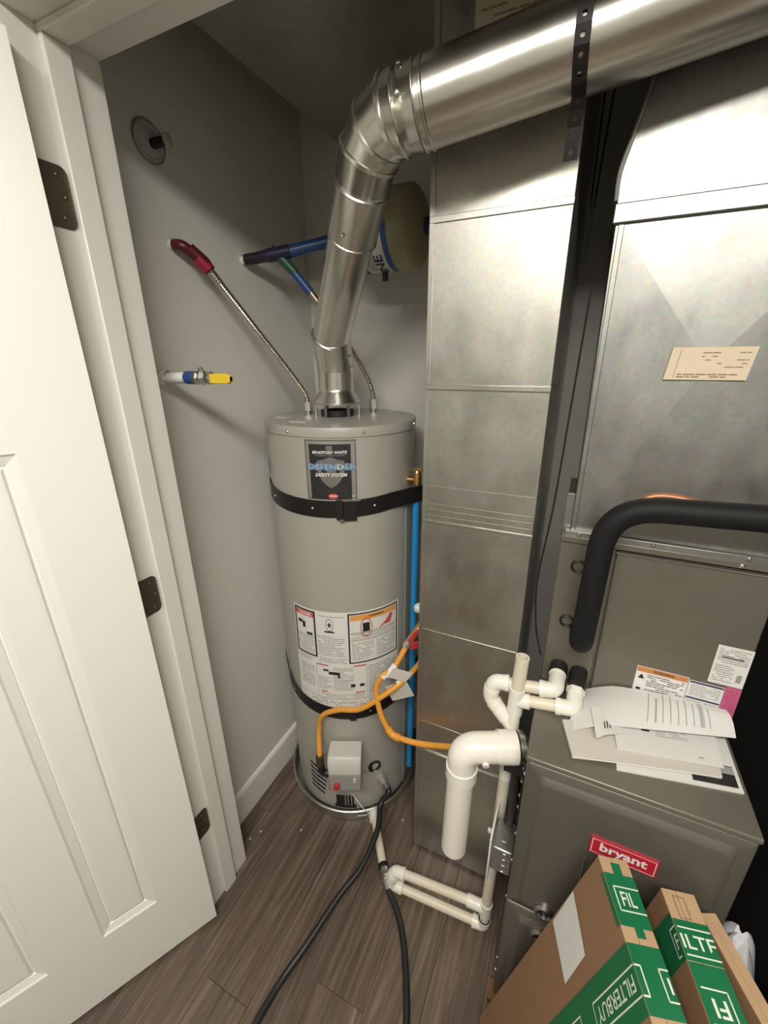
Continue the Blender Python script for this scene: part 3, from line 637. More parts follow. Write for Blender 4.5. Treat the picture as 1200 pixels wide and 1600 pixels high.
# relief valve with blue discharge pipe
t = thing('relief_valve', 'brass relief valve with blue discharge pipe down the right side of heater', 'valve', (-.418, 1.12, .10))
build('valve_body', MB().tube([(-.452, 1.12, 1.262), (-.412, 1.12, 1.262)], .011, 14).tube([(-.416, 1.12, 1.245), (-.416, 1.12, 1.285), (-.416, 1.12, 1.292)], [.0125, .0125, .009], 16), M_BRASS, t)
build('lever', MB().box((-.430, 1.112, 1.293), (-.400, 1.128, 1.298)), M_BRASS, t)
build('discharge_pipe', MB().tube([(-.418, 1.12, 1.25), (-.420, 1.12, .7), (-.424, 1.118, .115)], .0111, 16), M_PEX, t)
# wall stub with yellow handled valve (left wall, near the door)
y = .722; z = 1.560
t = thing('shutoff_valve', 'ball valve with yellow handle poking out of the left wall', 'valve', (XL, y, z))
build('pipe_stub', MB().tube([(XL, y, z), (XL+.03, y, z), (XL+.031, y, z), (-.825, y, z+.002)], [.016, .016, .0125, .0125], 16), M_PLASTIC, t)
build('end_ring', MB().lathe([(.0135, -.002), (.0165, 0), (.0135, .002)], (-.893, y, z), (1, 0, 0), 18), M_STEEL, t)
build('tape_wrap', MB().cyl((-.832, y, z+.002), (-.806, y, z+.002), .0145, 16), M_BLUT, t)
build('valve_body', MB().lathe([(.012, 0), (.015, .004), (.015, .012), (.0125, .016), (.017, .026), (.0125, .037), (.014, .04), (.014, .05), (.009, .053)], (-.808, y, z+.002), (1, 0, 0), 8), M_STEEL, t)
build('stem', MB().cyl((-.782, y, z+.002), (-.782, y-.006, z+.024), .006, 10), M_STEEL, t)
build('handle', MB().prism([(0, -.004), (.03, -.004), (.036, -.0085), (.088, -.0085), (.096, -.004), (.096, .006), (.088, .0085), (.036, .0085), (.03, .006), (0, .006)], (-.79, y-.011, z+.0), (1, 0, 0), (0, 0, 1), (0, .007, 0)), M_STEEL, t)
build('handle_grip', MB().prism([(0, -.0105), (.05, -.0105), (.058, -.006), (.058, .006), (.05, .0105), (0, .0105)], (-.752, y-.013, z+.001), (1, 0, 0), (0, 0, 1), (0, .011, 0)), M_YHAND, t, bevel=.002)
# escutcheon high on left wall
t = thing('wall_escutcheon', 'cloudy round escutcheon with capped stub high on the left wall', 'escutcheon', (XL, .815, 2.045))
build('plate', MB().lathe([(.040, 0), (.039, .003), (.033, .006), (.028, .004), (.022, .006), (.014, .009)], (XL, .812, 2.046), (1, 0, 0), 32), M_CLEAR, t)
build('rim', MB().lathe([(.036, .004), (.0385, .006), (.041, .003)], (XL, .812, 2.046), (1, 0, 0), 32), mat('ring_grey', (.22, .22, .22), .4), t)
build('stub', MB().cyl((XL+.004, .815, 2.042), (XL+.04, .822, 2.045), .010, 14), M_BLACK, t)
build('cap_ring', MB().lathe([(.009, .034), (.013, .036), (.013, .045), (.008, .047)], (XL, .822, 2.045), (1, .1, .05), 14), M_CLEAR, t)
# ================================================================== RETURN DUCT
DX0, DX1, DY0, DY1 = -.327, -.065, .925, 1.385
rd = thing('return_duct', 'tall narrow galvanised return duct standing between heater and furnace', 'duct', (-.196, 1.15, 0))
zs = [.012, .46, .575, .90, 1.22, 1.54, 1.855, HZ-.005]
for a, b in zip(zs, zs[1:]):
    build('duct_section', MB().box((DX0, DY0, a+.0006), (DX1, DY1, b-.0006)), M_GALV, rd, smooth=False, bevel=.0012)
for k, z in enumerate(zs[1:-1]):
    th = (.010, .003, .006, .007, .011, .012)[k]; pr = (.004, .0015, .002, .0025, .005, .003)[k]
    build('seam_cleat', MB().box((DX0-.001, DY0-pr, z-th/2), (DX1+.001, DY0, z+th/2)), M_GALV, rd, bevel=.001)
build('corner_seam', MB().box((DX0-.0015, DY0-.0022, .015), (DX0+.010, DY0, HZ-.01)), M_GALV, rd, bevel=.0008)
for z in (.36+.95, 1.265, 1.25, 1.235): build('crease_line', MB().box((DX0+.012, DY0-.0007, z), (DX1-.004, DY0, z+.0018)), M_GALV, rd, smooth=False)
lb = build('paper_tag', MB().box((-.257, DY0-.001, 2.115), (-.13, DY0, 2.19)), M_PAPER2, rd, smooth=False)
m_ = MB(); fine(m_, flat((-.257, DY0-.001, 2.115), (1, 0, 0), (0, 0, 1), (0, -1, 0)), .01, .01, .117, .065, 5, random.Random(3), .6, .3); build('fine_print', m_, mat('tag_print', (.40, .26, .17), .6), lb)
# overhead trunk duct
od = thing('overhead_duct', 'dull galvanised trunk duct overhead above the water heater', 'duct', (-.56, 1.0, 2.20))
for a, b in ((.70, 1.395),):
    build('duct_section', MB().box((-.785, a, 2.21), (DX0-.003, b, HZ-.004)), M_GALV2, od, smooth=False, bevel=.001)
# ================================================================== FURNACE
FXL, FXR, FYF, FYB, FZ = -.005, .358, .662, 1.385, .87
fu = thing('furnace', 'olive grey upflow gas furnace cabinet standing at the right', 'furnace', (.18, 1.0, 0))
build('cabinet', MB().box((FXL, FYF+.012, .0), (FXR, FYB, FZ-.002)), M_FURN, fu, bevel=.003)
build('top_flange', MB().box((FXL-.002, FYF-.001, FZ-.012), (FXR+.002, FYF+.25, FZ)), M_FURN, fu, bevel=.003)
def rrect(x0, z0, x1, z1, r, y, n=5):
    out = []
    for cx, cz, a0 in ((x1-r, z1-r, 0), (x0+r, z1-r, 90), (x0+r, z0+r, 180), (x1-r, z0+r, 270)):
        for k in range(n): a = math.radians(a0+90*k/(n-1)); out.append(V3((cx+r*math.cos(a), y, cz+r*math.sin(a))))
    return out
def fpanel(z0, z1):
    x0, x1 = FXL+.001, FXR-.001
    rs = [rrect(x0, z0, x1, z1, .004, FYF+.013), rrect(x0, z0, x1, z1, .004, FYF+.003), rrect(x0+.003, z0+.003, x1-.003, z1-.003, .004, FYF), rrect(x0+.020, z0+.016, x1-.020, z1-.020, .014, FYF),
          rrect(x0+.024, z0+.020, x1-.023, z1-.023, .013, FYF-.002), rrect(x0+.031, z0+.028, x1-.031, z1-.031, .010, FYF-.0100), rrect(x0+.037, z0+.033, x1-.037, z1-.038, .009, FYF-.0105)]
    return build('door_panel', MB().rings([r[::-1] for r in rs]), M_FURND, fu, ang=50)
up_ = fpanel(.424, .857); lo_ = fpanel(.025, .420)
for x in (.122, .128+.012): build('panel_rib', MB().prism([(0, 0), (.006, 0), (.003, .003)], (x, FYF-.0105, .46), (1, 0, 0), (0, -1, 0), (0, 0, .22)), M_FURND, up_)
for p in ((.074, .462, up_), (.076, .374, lo_)):
    kb = build('panel_latch', MB().lathe([(.022, -.004), (.022, .004), (.017, .009), (.014, .009), (.0125, .001), (.001, .0)], (p[0], FYF-.0105, p[1]), (0, -1, 0), 20), M_STEEL, p[2])
    build('latch_recess', MB().lathe([(.0135, .003), (.001, .0032)], (p[0]-.003, FYF-.0108, p[1]), (0, -1, 0), 16), M_BLACK, p[2])
# badge
bo = V3((.126, FYF-.0108, .705)); bu = V3((.110, 0, .001)); bw = .111
bg = build('badge', MB().obox(bo, (.111, 0, 0), (0, 0, .043), (0, -.003, 0)), M_BRAND, fu, smooth=False)
ff = flat(bo+V3((0, -.003, 0)), (1, 0, 0), (0, 0, 1), (0, -1, 0), .0005)
m_ = MB(); put_frame(m_, ff, .003, .003, .108, .040, .0014, 1); put_text(m_, 'bryant', ff, .017, .007, .095, .035, .03); build('lettering', m_, M_LABEL, bg)
for (x, z) in ((-.005, .62), (-.005, .53), (-.005, .80), (-.005, .145), (-.005, .09), (-.005, .40)):
    screw(fu, (FXL, FYF+.02, z), (-1, 0, 0), .9)
build('base_bracket', MB().box((FXL-.012, FYF-.012, .0), (FXL+.02, FYF+.03, .02)), mat('rusty_steel', (.25, .13, .06), .6, .4), fu)
build('side_conduit', MB().tube(cat([(FXL-.02, .80, .70), (FXL-.022, .79, .62), (FXL-.018, .775, .56), (FXL-.024, .77, .50)]), .011, 10), mat('dark_conduit', (.06, .055, .05), .5, .5), fu)
build('knockout_plate', MB().box((FXL-.004, .70, .62), (FXL, .86, .80)), M_STRAP, fu, bevel=.002)
for z, yy in ((.775, .715), (.74, .712), (.70, .71), (.665, .709)): screw(fu, (FXL-.004, yy, z), (-1, 0, 0), .9)
# ---- evaporator coil cabinet
CY, CZ = .893, 1.25
cc = thing('coil_cabinet', 'olive grey evaporator coil cabinet sitting on top of the furnace', 'coil cabinet', (.18, 1.12, FZ))
build('cabinet', MB().box((FXL, CY+.006, FZ+.001), (FXR, FYB-.003, CZ)), M_FURN, cc, bevel=.002)
build('side_panel', MB().box((FXL+.001, CY, FZ+.003), (.098, CY+.006, CZ-.004)), M_FURN, cc, bevel=.002)
ap = build('access_panel', MB().box((.102, CY-.004, FZ+.005), (FXR+.002, CY+.006, CZ-.018)), M_FURN, cc, bevel=.003)
build('top_flange', MB().box((FXL, CY-.005, CZ-.014), (FXR+.002, CY+.006, CZ)), M_FURN, cc, bevel=.002)
build('panel_lip', MB().box((.10, CY-.007, CZ-.022), (FXR, CY-.003, CZ-.018)), M_STEEL, ap)
for x in (.30, .343): screw(cc, (x, CY-.005, CZ-.008), (0, -1, 0), 1)
for (x, z) in ((.036, 1.183), (.031, 1.046)):
    build('grommet', MB().lathe([(.0105, 0), (.011, .003), (.013, .0045), (.015, .003), (.0155, 0)], (x, CY, z), (0, -1, 0), 20, False), M_BLACK, cc)
fc = lambda o: flat(o, (1, 0, 0), (0, 0, 1), (0, -1, 0), .0006)
rng = random.Random(5)
def plate(name, x0, z0, x1, z1, material, y=CY-.004): return build(name, MB().box((x0, y-.0006, z0), (x1, y, z1)), material, cc, smooth=False)
l1 = plate('warning_label', .181, .888, .274, .980, M_LABEL); o1 = (.181, CY-.0046, .888)
m_ = MB(); put_rect(m_, fc(o1), .001, .079, .092, .0912); build('orange_band', m_, M_ORNG2, l1); m_ = MB(); put_rect(m_, fc(o1), .001, .001, .092, .012); build('orange_band', m_, M_ORNG2, l1)
m_ = MB(); put_text(m_, 'WARNING', flat(o1, (1, 0, 0), (0, 0, 1), (0, -1, 0), .001), .03, .082, .068, .0885, .02)
f_ = fc(o1); m_.add([f_(.005, .062), f_(.017, .062), f_(.011, .074)], [(0, 1, 2)]); put_rect(m_, f_, .006, .032, .014, .038)
fine(m_, f_, .022, .018, .088, .076, 11, rng, .9, .32); fine(m_, flat(o1, (1, 0, 0), (0, 0, 1), (0, -1, 0), .001), .02, .003, .08, .01, 1, rng); build('label_print', m_, M_INK, l1)
l2 = plate('notice_label', .275, .892, .334, .976, M_LABEL); o2 = (.275, CY-.0046, .892)
m_ = MB(); put_rect(m_, fc(o2), .001, .079, .058, .083); build('navy_band', m_, M_NAVY, l2); m_ = MB(); put_rect(m_, fc(o2), .001, .040, .058, .044); build('navy_band', m_, M_NAVY, l2)
m_ = MB(); fine(m_, fc(o2), .004, .048, .055, .076, 7, rng, .9, .35); fine(m_, fc(o2), .004, .004, .055, .037, 8, rng, .9, .35); build('fine_print', m_, M_GREY, l2)
l3 = plate('pink_label', .335, .90, .372-.012, .981, M_PINK); m_ = MB(); fine(m_, fc((.335, CY-.0046, .90)), .003, .01, .022, .075, 9, rng, .7, .3); build('fine_print', m_, mat('pink_print', (.45, .07, .16), .6), l3)
l4 = plate('rating_label', .303, .983, .3595, 1.072, M_LABEL); o4 = (.303, CY-.0046, .983)
m_ = MB(); fine(m_, fc(o4), .004, .05, .053, .085, 7, rng, .85, .4); fine(m_, fc(o4), .004, .006, .036, .047, 8, rng, .8, .4); put_rect(m_, fc(o4), .042, .012, .050, .03); put_rect(m_, fc(o4), .01, .062, .045, .067); build('fine_print', m_, M_GREY, l4)
# ---- supply plenum
PX0, PX1, PY = .012, .352, .910
pn = thing('supply_plenum', 'galvanised supply plenum with crossed creases rising above the coil cabinet', 'plenum', (.18, 1.15, CZ))
c0 = V3((.178, PY-.006, 1.585)); q = [V3((PX0, PY, CZ)), V3((PX1, PY, CZ)), V3((PX1, PY, 1.815)), V3((PX0-.006, PY, 1.815))]
bk_ = [V3((p.x, FYB-.004, p.z)) for p in q]
build('lower_section', MB().add(q+[c0]+bk_, [(0, 1, 4), (1, 2, 4), (2, 3, 4), (3, 0, 4), (0, 3, 8, 5), (1, 6, 7, 2), (2, 7, 8, 3), (0, 5, 6, 1), (5, 8, 7, 6)]), M_PLEN, pn, smooth=False)
u0 = [V3((PX0-.006, PY, 1.8155)), V3((PX1, PY, 1.8155)), V3((PX1, PY, HZ-.004)), V3((.075, PY, HZ-.004)), V3((.028, PY, 2.0)), V3((.000, PY, 1.87))]
build('upper_section', MB().rings([u0[::-1], [V3((p.x, FYB-.004, p.z)) for p in u0[::-1]]]), M_PLEN, pn, smooth=False)
build('band_cleat', MB().box((PX0-.012, PY-.007, 1.807), (PX1+.004, PY-.0005, 1.836)), galv_mat('galvanised_band', (.44, .455, .445), .42, mottle=.05), pn, bevel=.002)
build('corner_seam', MB().box((PX0-.002, PY-.004, CZ), (PX0+.007, PY, 1.806)), M_PLEN, pn, bevel=.001)
m_ = MB().tube(cat([(PX0-.012, PY-.003, 1.84), (.0, PY-.004, 1.88), (.012, PY-.003, 1.93), (.028, PY-.003, 2.0), (.045, PY-.003, 2.10)]), .0035, 8)
build('flange_edge', m_, M_PLEN, pn)
build('base_flange', MB().box((FXL+.004, PY-.012, CZ-.002), (FXR, PY+.002, CZ+.009)), M_PLEN, pn, bevel=.002)
build('side_flange', MB().box((FXL-.001, PY+.004, CZ), (PX0-.002, PY+.014, CZ+.085)), M_PLEN, pn, bevel=.001)
for x in (.028, .16, .31): screw(pn, (x, PY-.012, CZ+.004), (0, -1, 0), .9)
tg = build('paper_tag', MB().obox((.118, PY-.0085, 1.562), (.116, 0, 0), (.006, 0, .052), (0, -.0006, 0)), M_PAPER2, pn, smooth=False)
f_ = flat((.118, PY-.0092, 1.562), (1, 0, 0), (.1, 0, 1), (0, -1, 0)); m_ = MB(); put_rect(m_, f_, .013, .004, .0138, .048); fine(m_, f_, .018, .003, .11, .011, 2, random.Random(2), .85, .5); fine(m_, f_, .045, .018, .11, .046, 5, random.Random(8), .35, .25)
build('label_print', m_, mat('tag_ink', (.34, .25, .17), .6), tg)
# wires hanging in the gap
t = build('hanging_wire', MB().tube(cat([(-.045, 1.05, 2.15), (-.044, 1.05, 1.95), (-.040, 1.05, 1.80), (-.034, 1.05, 1.95), (-.026, 1.05, 2.12)]), .002, 6), M_BLACK); tag(t, 'thin black wire looped in the gap behind the flue strap', 'wire')
t = build('thermostat_cable', MB().tube(cat([(-.018, .93, 1.72), (-.024, .93, 1.5), (-.03, .92, 1.30), (-.042, .92, 1.12), (-.032, .92, 1.0), (-.012, .905, .93)]), .0022, 6), M_BLACK); tag(t, 'thin black cable running down the dark gap beside the coil cabinet', 'cable')
# ================================================================== REFRIGERANT LINE
ry = .822
path = fil([(.062, CY-.004, 1.035), (.062, ry, 1.035), (.066, ry, 1.345), (.497, ry, 1.365)], [.035, .085], 12)
t = build('refrigerant_line', MB().tube(path, .0225, 28), M_FOAM); tag(t, 'thick black insulated refrigerant pipe bending out of the coil cabinet', 'pipe')
t = build('copper_line', MB().tube(cat([(.085, CY-.002, 1.23), (.086, .868, 1.25), (.098, .858, 1.32), (.125, .8535, 1.358), (.165, .8535, 1.366), (.23, .8535, 1.356), (.30, .8535, 1.35), (.497, .8535, 1.35)], 8), .0062, 12), M_COPPER); tag(t, 'bare copper line showing above the black insulated pipe', 'pipe')
# ================================================================== CONDENSATE PIPES
rp, rs_ = .0134, .0172
cd = thing('condensate_drain', 'cream plastic condensate pipes from coil cabinet with an open standpipe', 'drain pipe', (-.05, .80, 0))
def seg(p, q, mt=M_PVCO, r=rp, nm='pipe', par=cd): return build(nm, MB().cyl(p, q, r, 20), mt, par)
def elb(p0, c, p1, nm='elbow', par=cd, mt=M_PVC, r=rs_, rad=.022):
    o = build(nm, MB().tube(fil([p0, c, p1], rad, 8), r, 22), mt, par)
    for e_, f2 in ((p0, c), (p1, c)):
        e_ = V3(e_); d = (V3(f2)-e_).normalized(); build('socket', MB().cyl(e_, e_+d*.010, r*1.07, 22), mt, o)
    return o
build('black_adapter', MB().cyl((.031, CY, .922), (.030, .862, .920), .0195, 18), M_BLACK, cd)
build('black_adapter', MB().tube([(.074, CY, .921), (.072, .868, .916), (.071, .848, .907)], .0185, 18), M_BLACK, cd)
elb((.030, .868, .9205), (.029, .812, .917), (-.003, .810, .913)); seg((-.001, .810, .9135), (-.072, .807, .904))
elb((-.066, .807, .905), (-.100, .806, .900), (-.104, .805, .872)); elb((-.1035, .805, .876), (-.1055, .805, .856), (-.090, .803, .836), 'bend', rad=.014)
seg((-.096, .804, .842), (-.066, .800, .811), M_PVC, rs_*1.03, 'coupling'); seg((-.072, .801, .815), (-.048, .799, .79), M_PVC, rp*1.15)
elb((.0705, .855, .906), (.069, .803, .890), (.034, .802, .886)); build('adapter_nut', MB().cyl((.071, .853, .9075), (.0708, .838, .902), .0195, 6), M_PVC, cd)
seg((.036, .802, .886), (-.022, .801, .877)); tee = build('tee', MB().cyl((-.018, .801, .8765), (-.05, .80, .871), rs_, 22).cyl((-.0475, .80, .905), (-.0475, .80, .835), rs_*.99, 22), M_PVC, cd)
build('standpipe', MB().pipe((-.0475, .80, .89), (-.045, .80, .990), rp*1.08, rp*.82), M_PVCO, cd)
seg((-.048, .80, .845), (-.050, .798, .63), M_PVC, rp*1.1); seg((-.050, .798, .63), (-.057, .797, .03), M_PVCO, rp*1.05)
# floor run with trap
elb((-.057, .797, .05), (-.057, .797, .018), (-.09, .795, .018), rad=.016); seg((-.085, .7955, .018), (-.325, .779, .018))
elb((-.31, .780, .018), (-.345, .778, .018), (-.346, .778, .045), rad=.016)
seg((-.346, .778, .04), (-.344, .782, .065)); elb((-.345, .781, .055), (-.338, .786, .075), (-.305, .788, .078), rad=.014)
seg((-.31, .788, .078), (-.09, .797, .098)); build('tee', MB().cyl((-.11, .796, .097), (-.057, .797, .1), rs_, 20).cyl((-.0565, .797, .075), (-.056, .797, .125), rs_, 20), M_PVC, cd)
# pan drain
pd = thing('pan_drain', 'cream pipe leading out of the drain pan to the floor run', 'drain pipe', (-.47, .93, .018))
build('adapter', MB().tube([(-.50, .955, .032), (-.478, .925, .030)], .0205, 20), M_PVC, pd)
build('pipe', MB().cyl((-.49, .942, .031), (-.372, .782, .020), .0138, 20), M_PVCO, pd)
# ================================================================== BIG PVC VENT
bv = thing('vent_elbow', 'large white plastic elbow and pipe turned down from the furnace side', 'vent pipe', (-.138, .70, .46))
rb = .0302; vx, vy = -.138, .700
build('down_pipe', MB().pipe((vx, vy, .735), (vx-.004, vy-.004, .462), rb, rb*.88, 32), M_PVC, bv)
he = V3((-.045, .742, .79)); hd2 = V3((.105, .045, .0)).normalized()
ev = build('elbow', MB().tube(fil([(vx, vy, .715), (vx, vy, .788), tuple(he)], .07, 12), rb*1.09, 32), M_PVC, bv)
build('socket', MB().cyl((vx, vy, .703), (vx, vy, .735), rb*1.17, 32), M_PVC, ev)
build('socket', MB().cyl(he-hd2*.026, he+hd2*.014, rb*1.18, 32), M_PVC, ev)
build('mould_mark', MB().cyl((-.085, .688, .780), (-.083, .682, .778), .0075, 8), M_PVC, ev)
cp = build('coupling', MB().cyl(he+hd2*.010, V3((FXL, .757, .79)), rb*1.12, 28), M_BLACK, bv)
build('clamp_band', MB().cyl(he+hd2*.018, he+hd2*.030, rb*1.17, 28), M_STEEL, cp)
build('lower_bracket', MB().box((-.05, .72, .742), (FXL, .735, .765)), M_BLACK, cp)
# ================================================================== SWITCH BOX
sb = thing('switch_box', 'zinc electrical box with a white switch plate on the furnace side', 'switch box', (-.03, .74, .44))
build('box', MB().box((-.053, .700, .437), (FXL, .775, .517)), M_GREYBOX, sb, bevel=.004)
for k in range(3): build('knockout', MB().lathe([(.012, 0), (.012, .0012), (.010, .0012), (.0095, .0003)], (-.024, .700, .502-.02*k-.006), (0, -1, 0), 16), M_GREYBOX, sb)
build('knockout', MB().lathe([(.014, 0), (.014, .0012), (.012, .0012), (.0115, .0003)], (-.03, .735, .517), (0, 0, 1), 16), M_GREYBOX, sb)
build('cover_plate', MB().box((-.0575, .680, .415), (-.0535, .79, .565)), M_PLASTIC, sb, bevel=.0018)
build('toggle', MB().obox((-.070, .738, .50), (.014, 0, -.004), (0, .009, 0), (0, 0, .009)), M_PLASTIC, sb, bevel=.001)
# ================================================================== GAS CONNECTORS
gy = .0085
g1 = thing('gas_connector', 'yellow coated gas hose looping from a red valve toward the furnace', 'gas hose', (-.375, 1.0, .80), 'yellow coated gas hoses')
P1 = [(-.388, .985, .78), (-.406, .955, .735), (-.418, .935, .715), (-.435, .915, .705), (-.453, .905, .665), (-.445, .895, .615), (-.425, .888, .565), (-.395, .885, .525), (-.355, .882, .522), (-.29, .880, .535), (-.19, .875, .575), (-.11, .862, .60), (-.03, .845, .61)]
build('hose', MB().tube(cat(P1, 8), gy, 14), M_YEL, g1)
build('white_sleeve', MB().tube(cat([(-.410, .948, .727), (-.420, .931, .712), (-.437, .912, .700)], 6), .0105, 14), M_LABEL, g1)
build('end_nut', MB().cyl((-.391, .982, .775), (-.376, 1.0, .80), .013, 8), M_STEEL, g1)
build('cuff', MB().tube(cat([(-.408, .886, .537), (-.39, .884, .522), (-.365, .882, .521)], 5), .0115, 14), M_YEL, g1)
build('furnace_nut', MB().cyl((-.035, .846, .61), (FXL, .84, .612), .013, 8), M_STEEL, g1)
g2 = thing('gas_connector', 'yellow coated gas hose from heater gas valve to the wall', 'gas hose', (-.67, .875, .34), 'yellow coated gas hoses')
P2 = [gc-gt*.086+gn*.05+V3((0, 0, .355)), V3((-.652, .868, .44)), V3((-.635, .870, .505)), V3((-.575, .875, .55)), V3((-.50, .883, .578)), V3((-.43, .905, .64)), V3((-.385, .95, .675)), V3((-.362, 1.02, .69)), V3((-.352, 1.10, .70))]
build('hose', MB().tube(cat(P2, 8), gy, 14), M_YEL, g2)
d0 = gc-gt*.086+gn*.05
build('end_nut', MB().tube([d0+V3((0, 0, .325)), d0+V3((.001, 0, .365))], .0135, 8), M_BRONZE, g2)
build('white_sleeve', MB().tube([(-.398, .936, .668), (-.375, .975, .681)], .0102, 14), M_LABEL, g2)
tgs = build('paper_tag', MB().obox((-.435, .925, .655), (.06, .03, .018), (.022, .01, -.055), (.0005, -.001, 0)), mat('tag_grey', (.55, .52, .46), .6), g2, smooth=False)
build('paper_tag', MB().obox((-.425, .915, .705), (.05, .03, -.025), (.02, .012, .03), (.0005, -.001, 0)), mat('tag_pale', (.66, .63, .58), .6), g2, smooth=False)
gvv = thing('gas_valve_cock', 'red handled gas cock between heater and return duct', 'valve', (-.365, 1.01, .80))
build('valve_body', MB().tube([(-.378, 1.0, .80), (-.36, 1.03, .835), (-.345, 1.06, .835)], .012, 12), M_BRASS, gvv)
build('handle', MB().obox((-.386, .985, .800), (.028, .006, .045), (.010, 0, -.006), (0, -.006, 0)), M_RED, gvv, bevel=.002)
build('lower_handle', MB().obox((-.376, .985, .768), (.024, .006, .012), (.004, 0, .028), (0, -.006, 0)), M_RED, gvv, bevel=.002)
build('white_cap', MB().lathe([(.015, 0), (.015, .02), (.01, .028), (.001, .03)], (-.350, 1.02, .905), (-.6, -.6, 0), 16), M_PLASTIC, gvv)
build('gas_riser', MB().cyl((-.345, 1.06, .835), (-.345, 1.06, .93), .0115, 12), M_BLACK, gvv)
# ================================================================== BLACK HOSES
dd = dc+dn*.042
H1 = [dd, dd+dn*.02+V3((0, 0, -.006)), V3((-.455, .925, .125)), V3((-.434, .853, .103)), V3((-.440, .75, .077)), V3((-.472, .663, .055)), V3((-.505, .537, .028)), V3((-.530, .453, .010)), V3((-.540, .359, .0095)), V3((-.54, .22, .0095)), V3((-.53, .05, .0095))]
t = build('drain_hose', MB().tube(cat(H1, 8), .0092, 16), M_BLACK); tag(t, 'black hose running from heater drain cock across floor, left one', 'hose', 'black hoses on the floor')
build('hose_coupling', MB().tube([dd-dn*.006, dd+dn*.014], .0125, 14), M_STEEL, t)
H2 = [(-.372, .790, .020), (-.352, .760, .016), (-.298, .716, .0095), (-.247, .643, .0095), (-.192, .521, .0095), (-.165, .40, .0095), (-.155, .2, .0095), (-.16, .02, .0095)]
t = build('drain_hose', MB().tube(cat(H2, 8), .0092, 16), M_BLACK); tag(t, 'black hose clamped to pan drain pipe end, right one on floor', 'hose', 'black hoses on the floor')
build('hose_clamp', MB().tube([(-.386, .805, .021), (-.368, .778, .019)], .0165, 18), M_STEEL, t); build('clamp_screw', MB().box((-.386, .784, .032), (-.37, .794, .042)), M_STEEL, t)
build('rubber_sleeve', MB().tube([(-.396, .815, .021), (-.384, .800, .021)], .0155, 18), M_BLACK, t); build('grey_ferrule', MB().tube([(-.369, .780, .019), (-.350, .757, .016)], [.0135, .0115], 16), M_GREYBOX, t)
# crumbs
for p, wh_ in (((-.845, .735), 'by the baseboard end'), ((-.715, .800), 'in front of the drain pan'), ((-.862, .70), 'closest to the door jamb'), ((-.395, .985), 'between drain pan and return duct')):
    t = build('paint_crumb', MB().lathe([(.001, 0), (.0045, .0008), (.0034, .0022), (.001, .003)], (p[0], p[1], 0), n=7), mat('plaster', (.42, .40, .36), .8)); tag(t, 'white crumb of plaster on the floor '+wh_, 'crumb', 'plaster crumbs on the floor')
# ================================================================== PAPERS ON THE FURNACE
def sheet(name, label, corners, z, th, material=M_PAPER, lift=None, category='paper', n=8):
    a, b, c, d = [V3((*p, 0)) for p in corners]   # front-left, front-right, back-right, back-left
    g = [i/n for i in range(n+1)]
    top = lambda u, v: (a*(1-u)+b*u)*(1-v)+(d*(1-u)+c*u)*v+V3((0, 0, z+th+(lift(u, v) if lift else 0)))
    m_ = MB().grid(top, g, g); m2 = MB().grid(lambda u, v: top(u, v)-V3((0, 0, th)), g, g)
    N = (n+1)**2; m_.v += m2.v; m_.f += [[i+N for i in q_[::-1]] for q_ in m2.f]
    e_ = [i for i in range(n+1)]+[(j+1)*(n+1)+n for j in range(n)]+[n*(n+1)+n-1-i for i in range(n)]+[(n-1-j)*(n+1) for j in range(n-1)]
    for i in range(len(e_)): p, q_ = e_[i], e_[(i+1) % len(e_)]; m_.f.append([p, p+N, q_+N, q_])
    o = build(name, m_, material); tag(o, label, category); return o, (lambda u, v: top(u, v)+V3((0, 0, .0007)))
rng = random.Random(21)
z = FZ+.0003
o, f_ = sheet('instruction_folder', 'black instruction folder with white border, lowest in the paper pile', ((.15, .700), (.352, .742), (.352, .868), (.15, .86)), z, .003, M_PAPER, category='folder')
m_ = MB(); put_rect(m_, f_, .62, .06, .97, .42); build('dark_cover', m_, M_INK, o)
m_ = MB(); put_rect(m_, lambda u, v: f_(u, v)+V3((0, 0, .0006)), .70, .27, .97, .40); build('grey_block', m_, M_GREY, o)
o, f_ = sheet('manual_booklet', 'buff paper booklet lying across the pile on the furnace top', ((.073, .690), (.322, .757), (.327, .862), (.05, .775)), z+.0035, .0065, mat('booklet_paper', (.58, .54, .48), .75), lambda u, v: .004*math.sin(u*3), 'booklet')
build('page_edges', MB().tube([f_(0, .002)-V3((0, 0, .003)), f_(1, .002)-V3((0, 0, .003))], .0012, 6), M_PAPER, o)
o, f_ = sheet('printed_booklet', 'white printed booklet with small drawing on top of buff booklet', ((.150, .738), (.326, .772), (.328, .872), (.14, .83)), z+.0145, .004, M_PAPER, lambda u, v: .003*v, 'booklet')
m_ = MB(); put_rect(m_, f_, .28, .55, .36, .75); build('black_block', m_, M_INK, o)
m_ = MB(); fine(m_, f_, .42, .45, .72, .75, 6, rng, .9, .35); put_rect(m_, f_, .78, .10, .83, .13); build('fine_print', m_, M_GREY, o)
o, f_ = sheet('folded_letter', 'white folded letter with lines of print curling over the pile', ((.058, .750), (.357, .842), (.345, .884), (.085, .884)), z+.022, .0012, M_PAPER, lambda u, v: -.019*max(0, 1-u/.22)**1.3+.010*min(1, u/.3)+.026*math.sin(min(1, v*1.15)*math.pi*.55)*min(1, .2+1.2*u), 'letter', 14)
m_ = MB()
for k in range(9): u = .48+.047*k; HH = .3*rng.random(); m_.grid(lambda a, b: f_(a, b)+V3((0, 0, .0006)), [u, u+.005*(1+(k == 1))], [.14+(.5+HH)*i/12 for i in range(13)])
build('fine_print', m_, M_GREY, o)
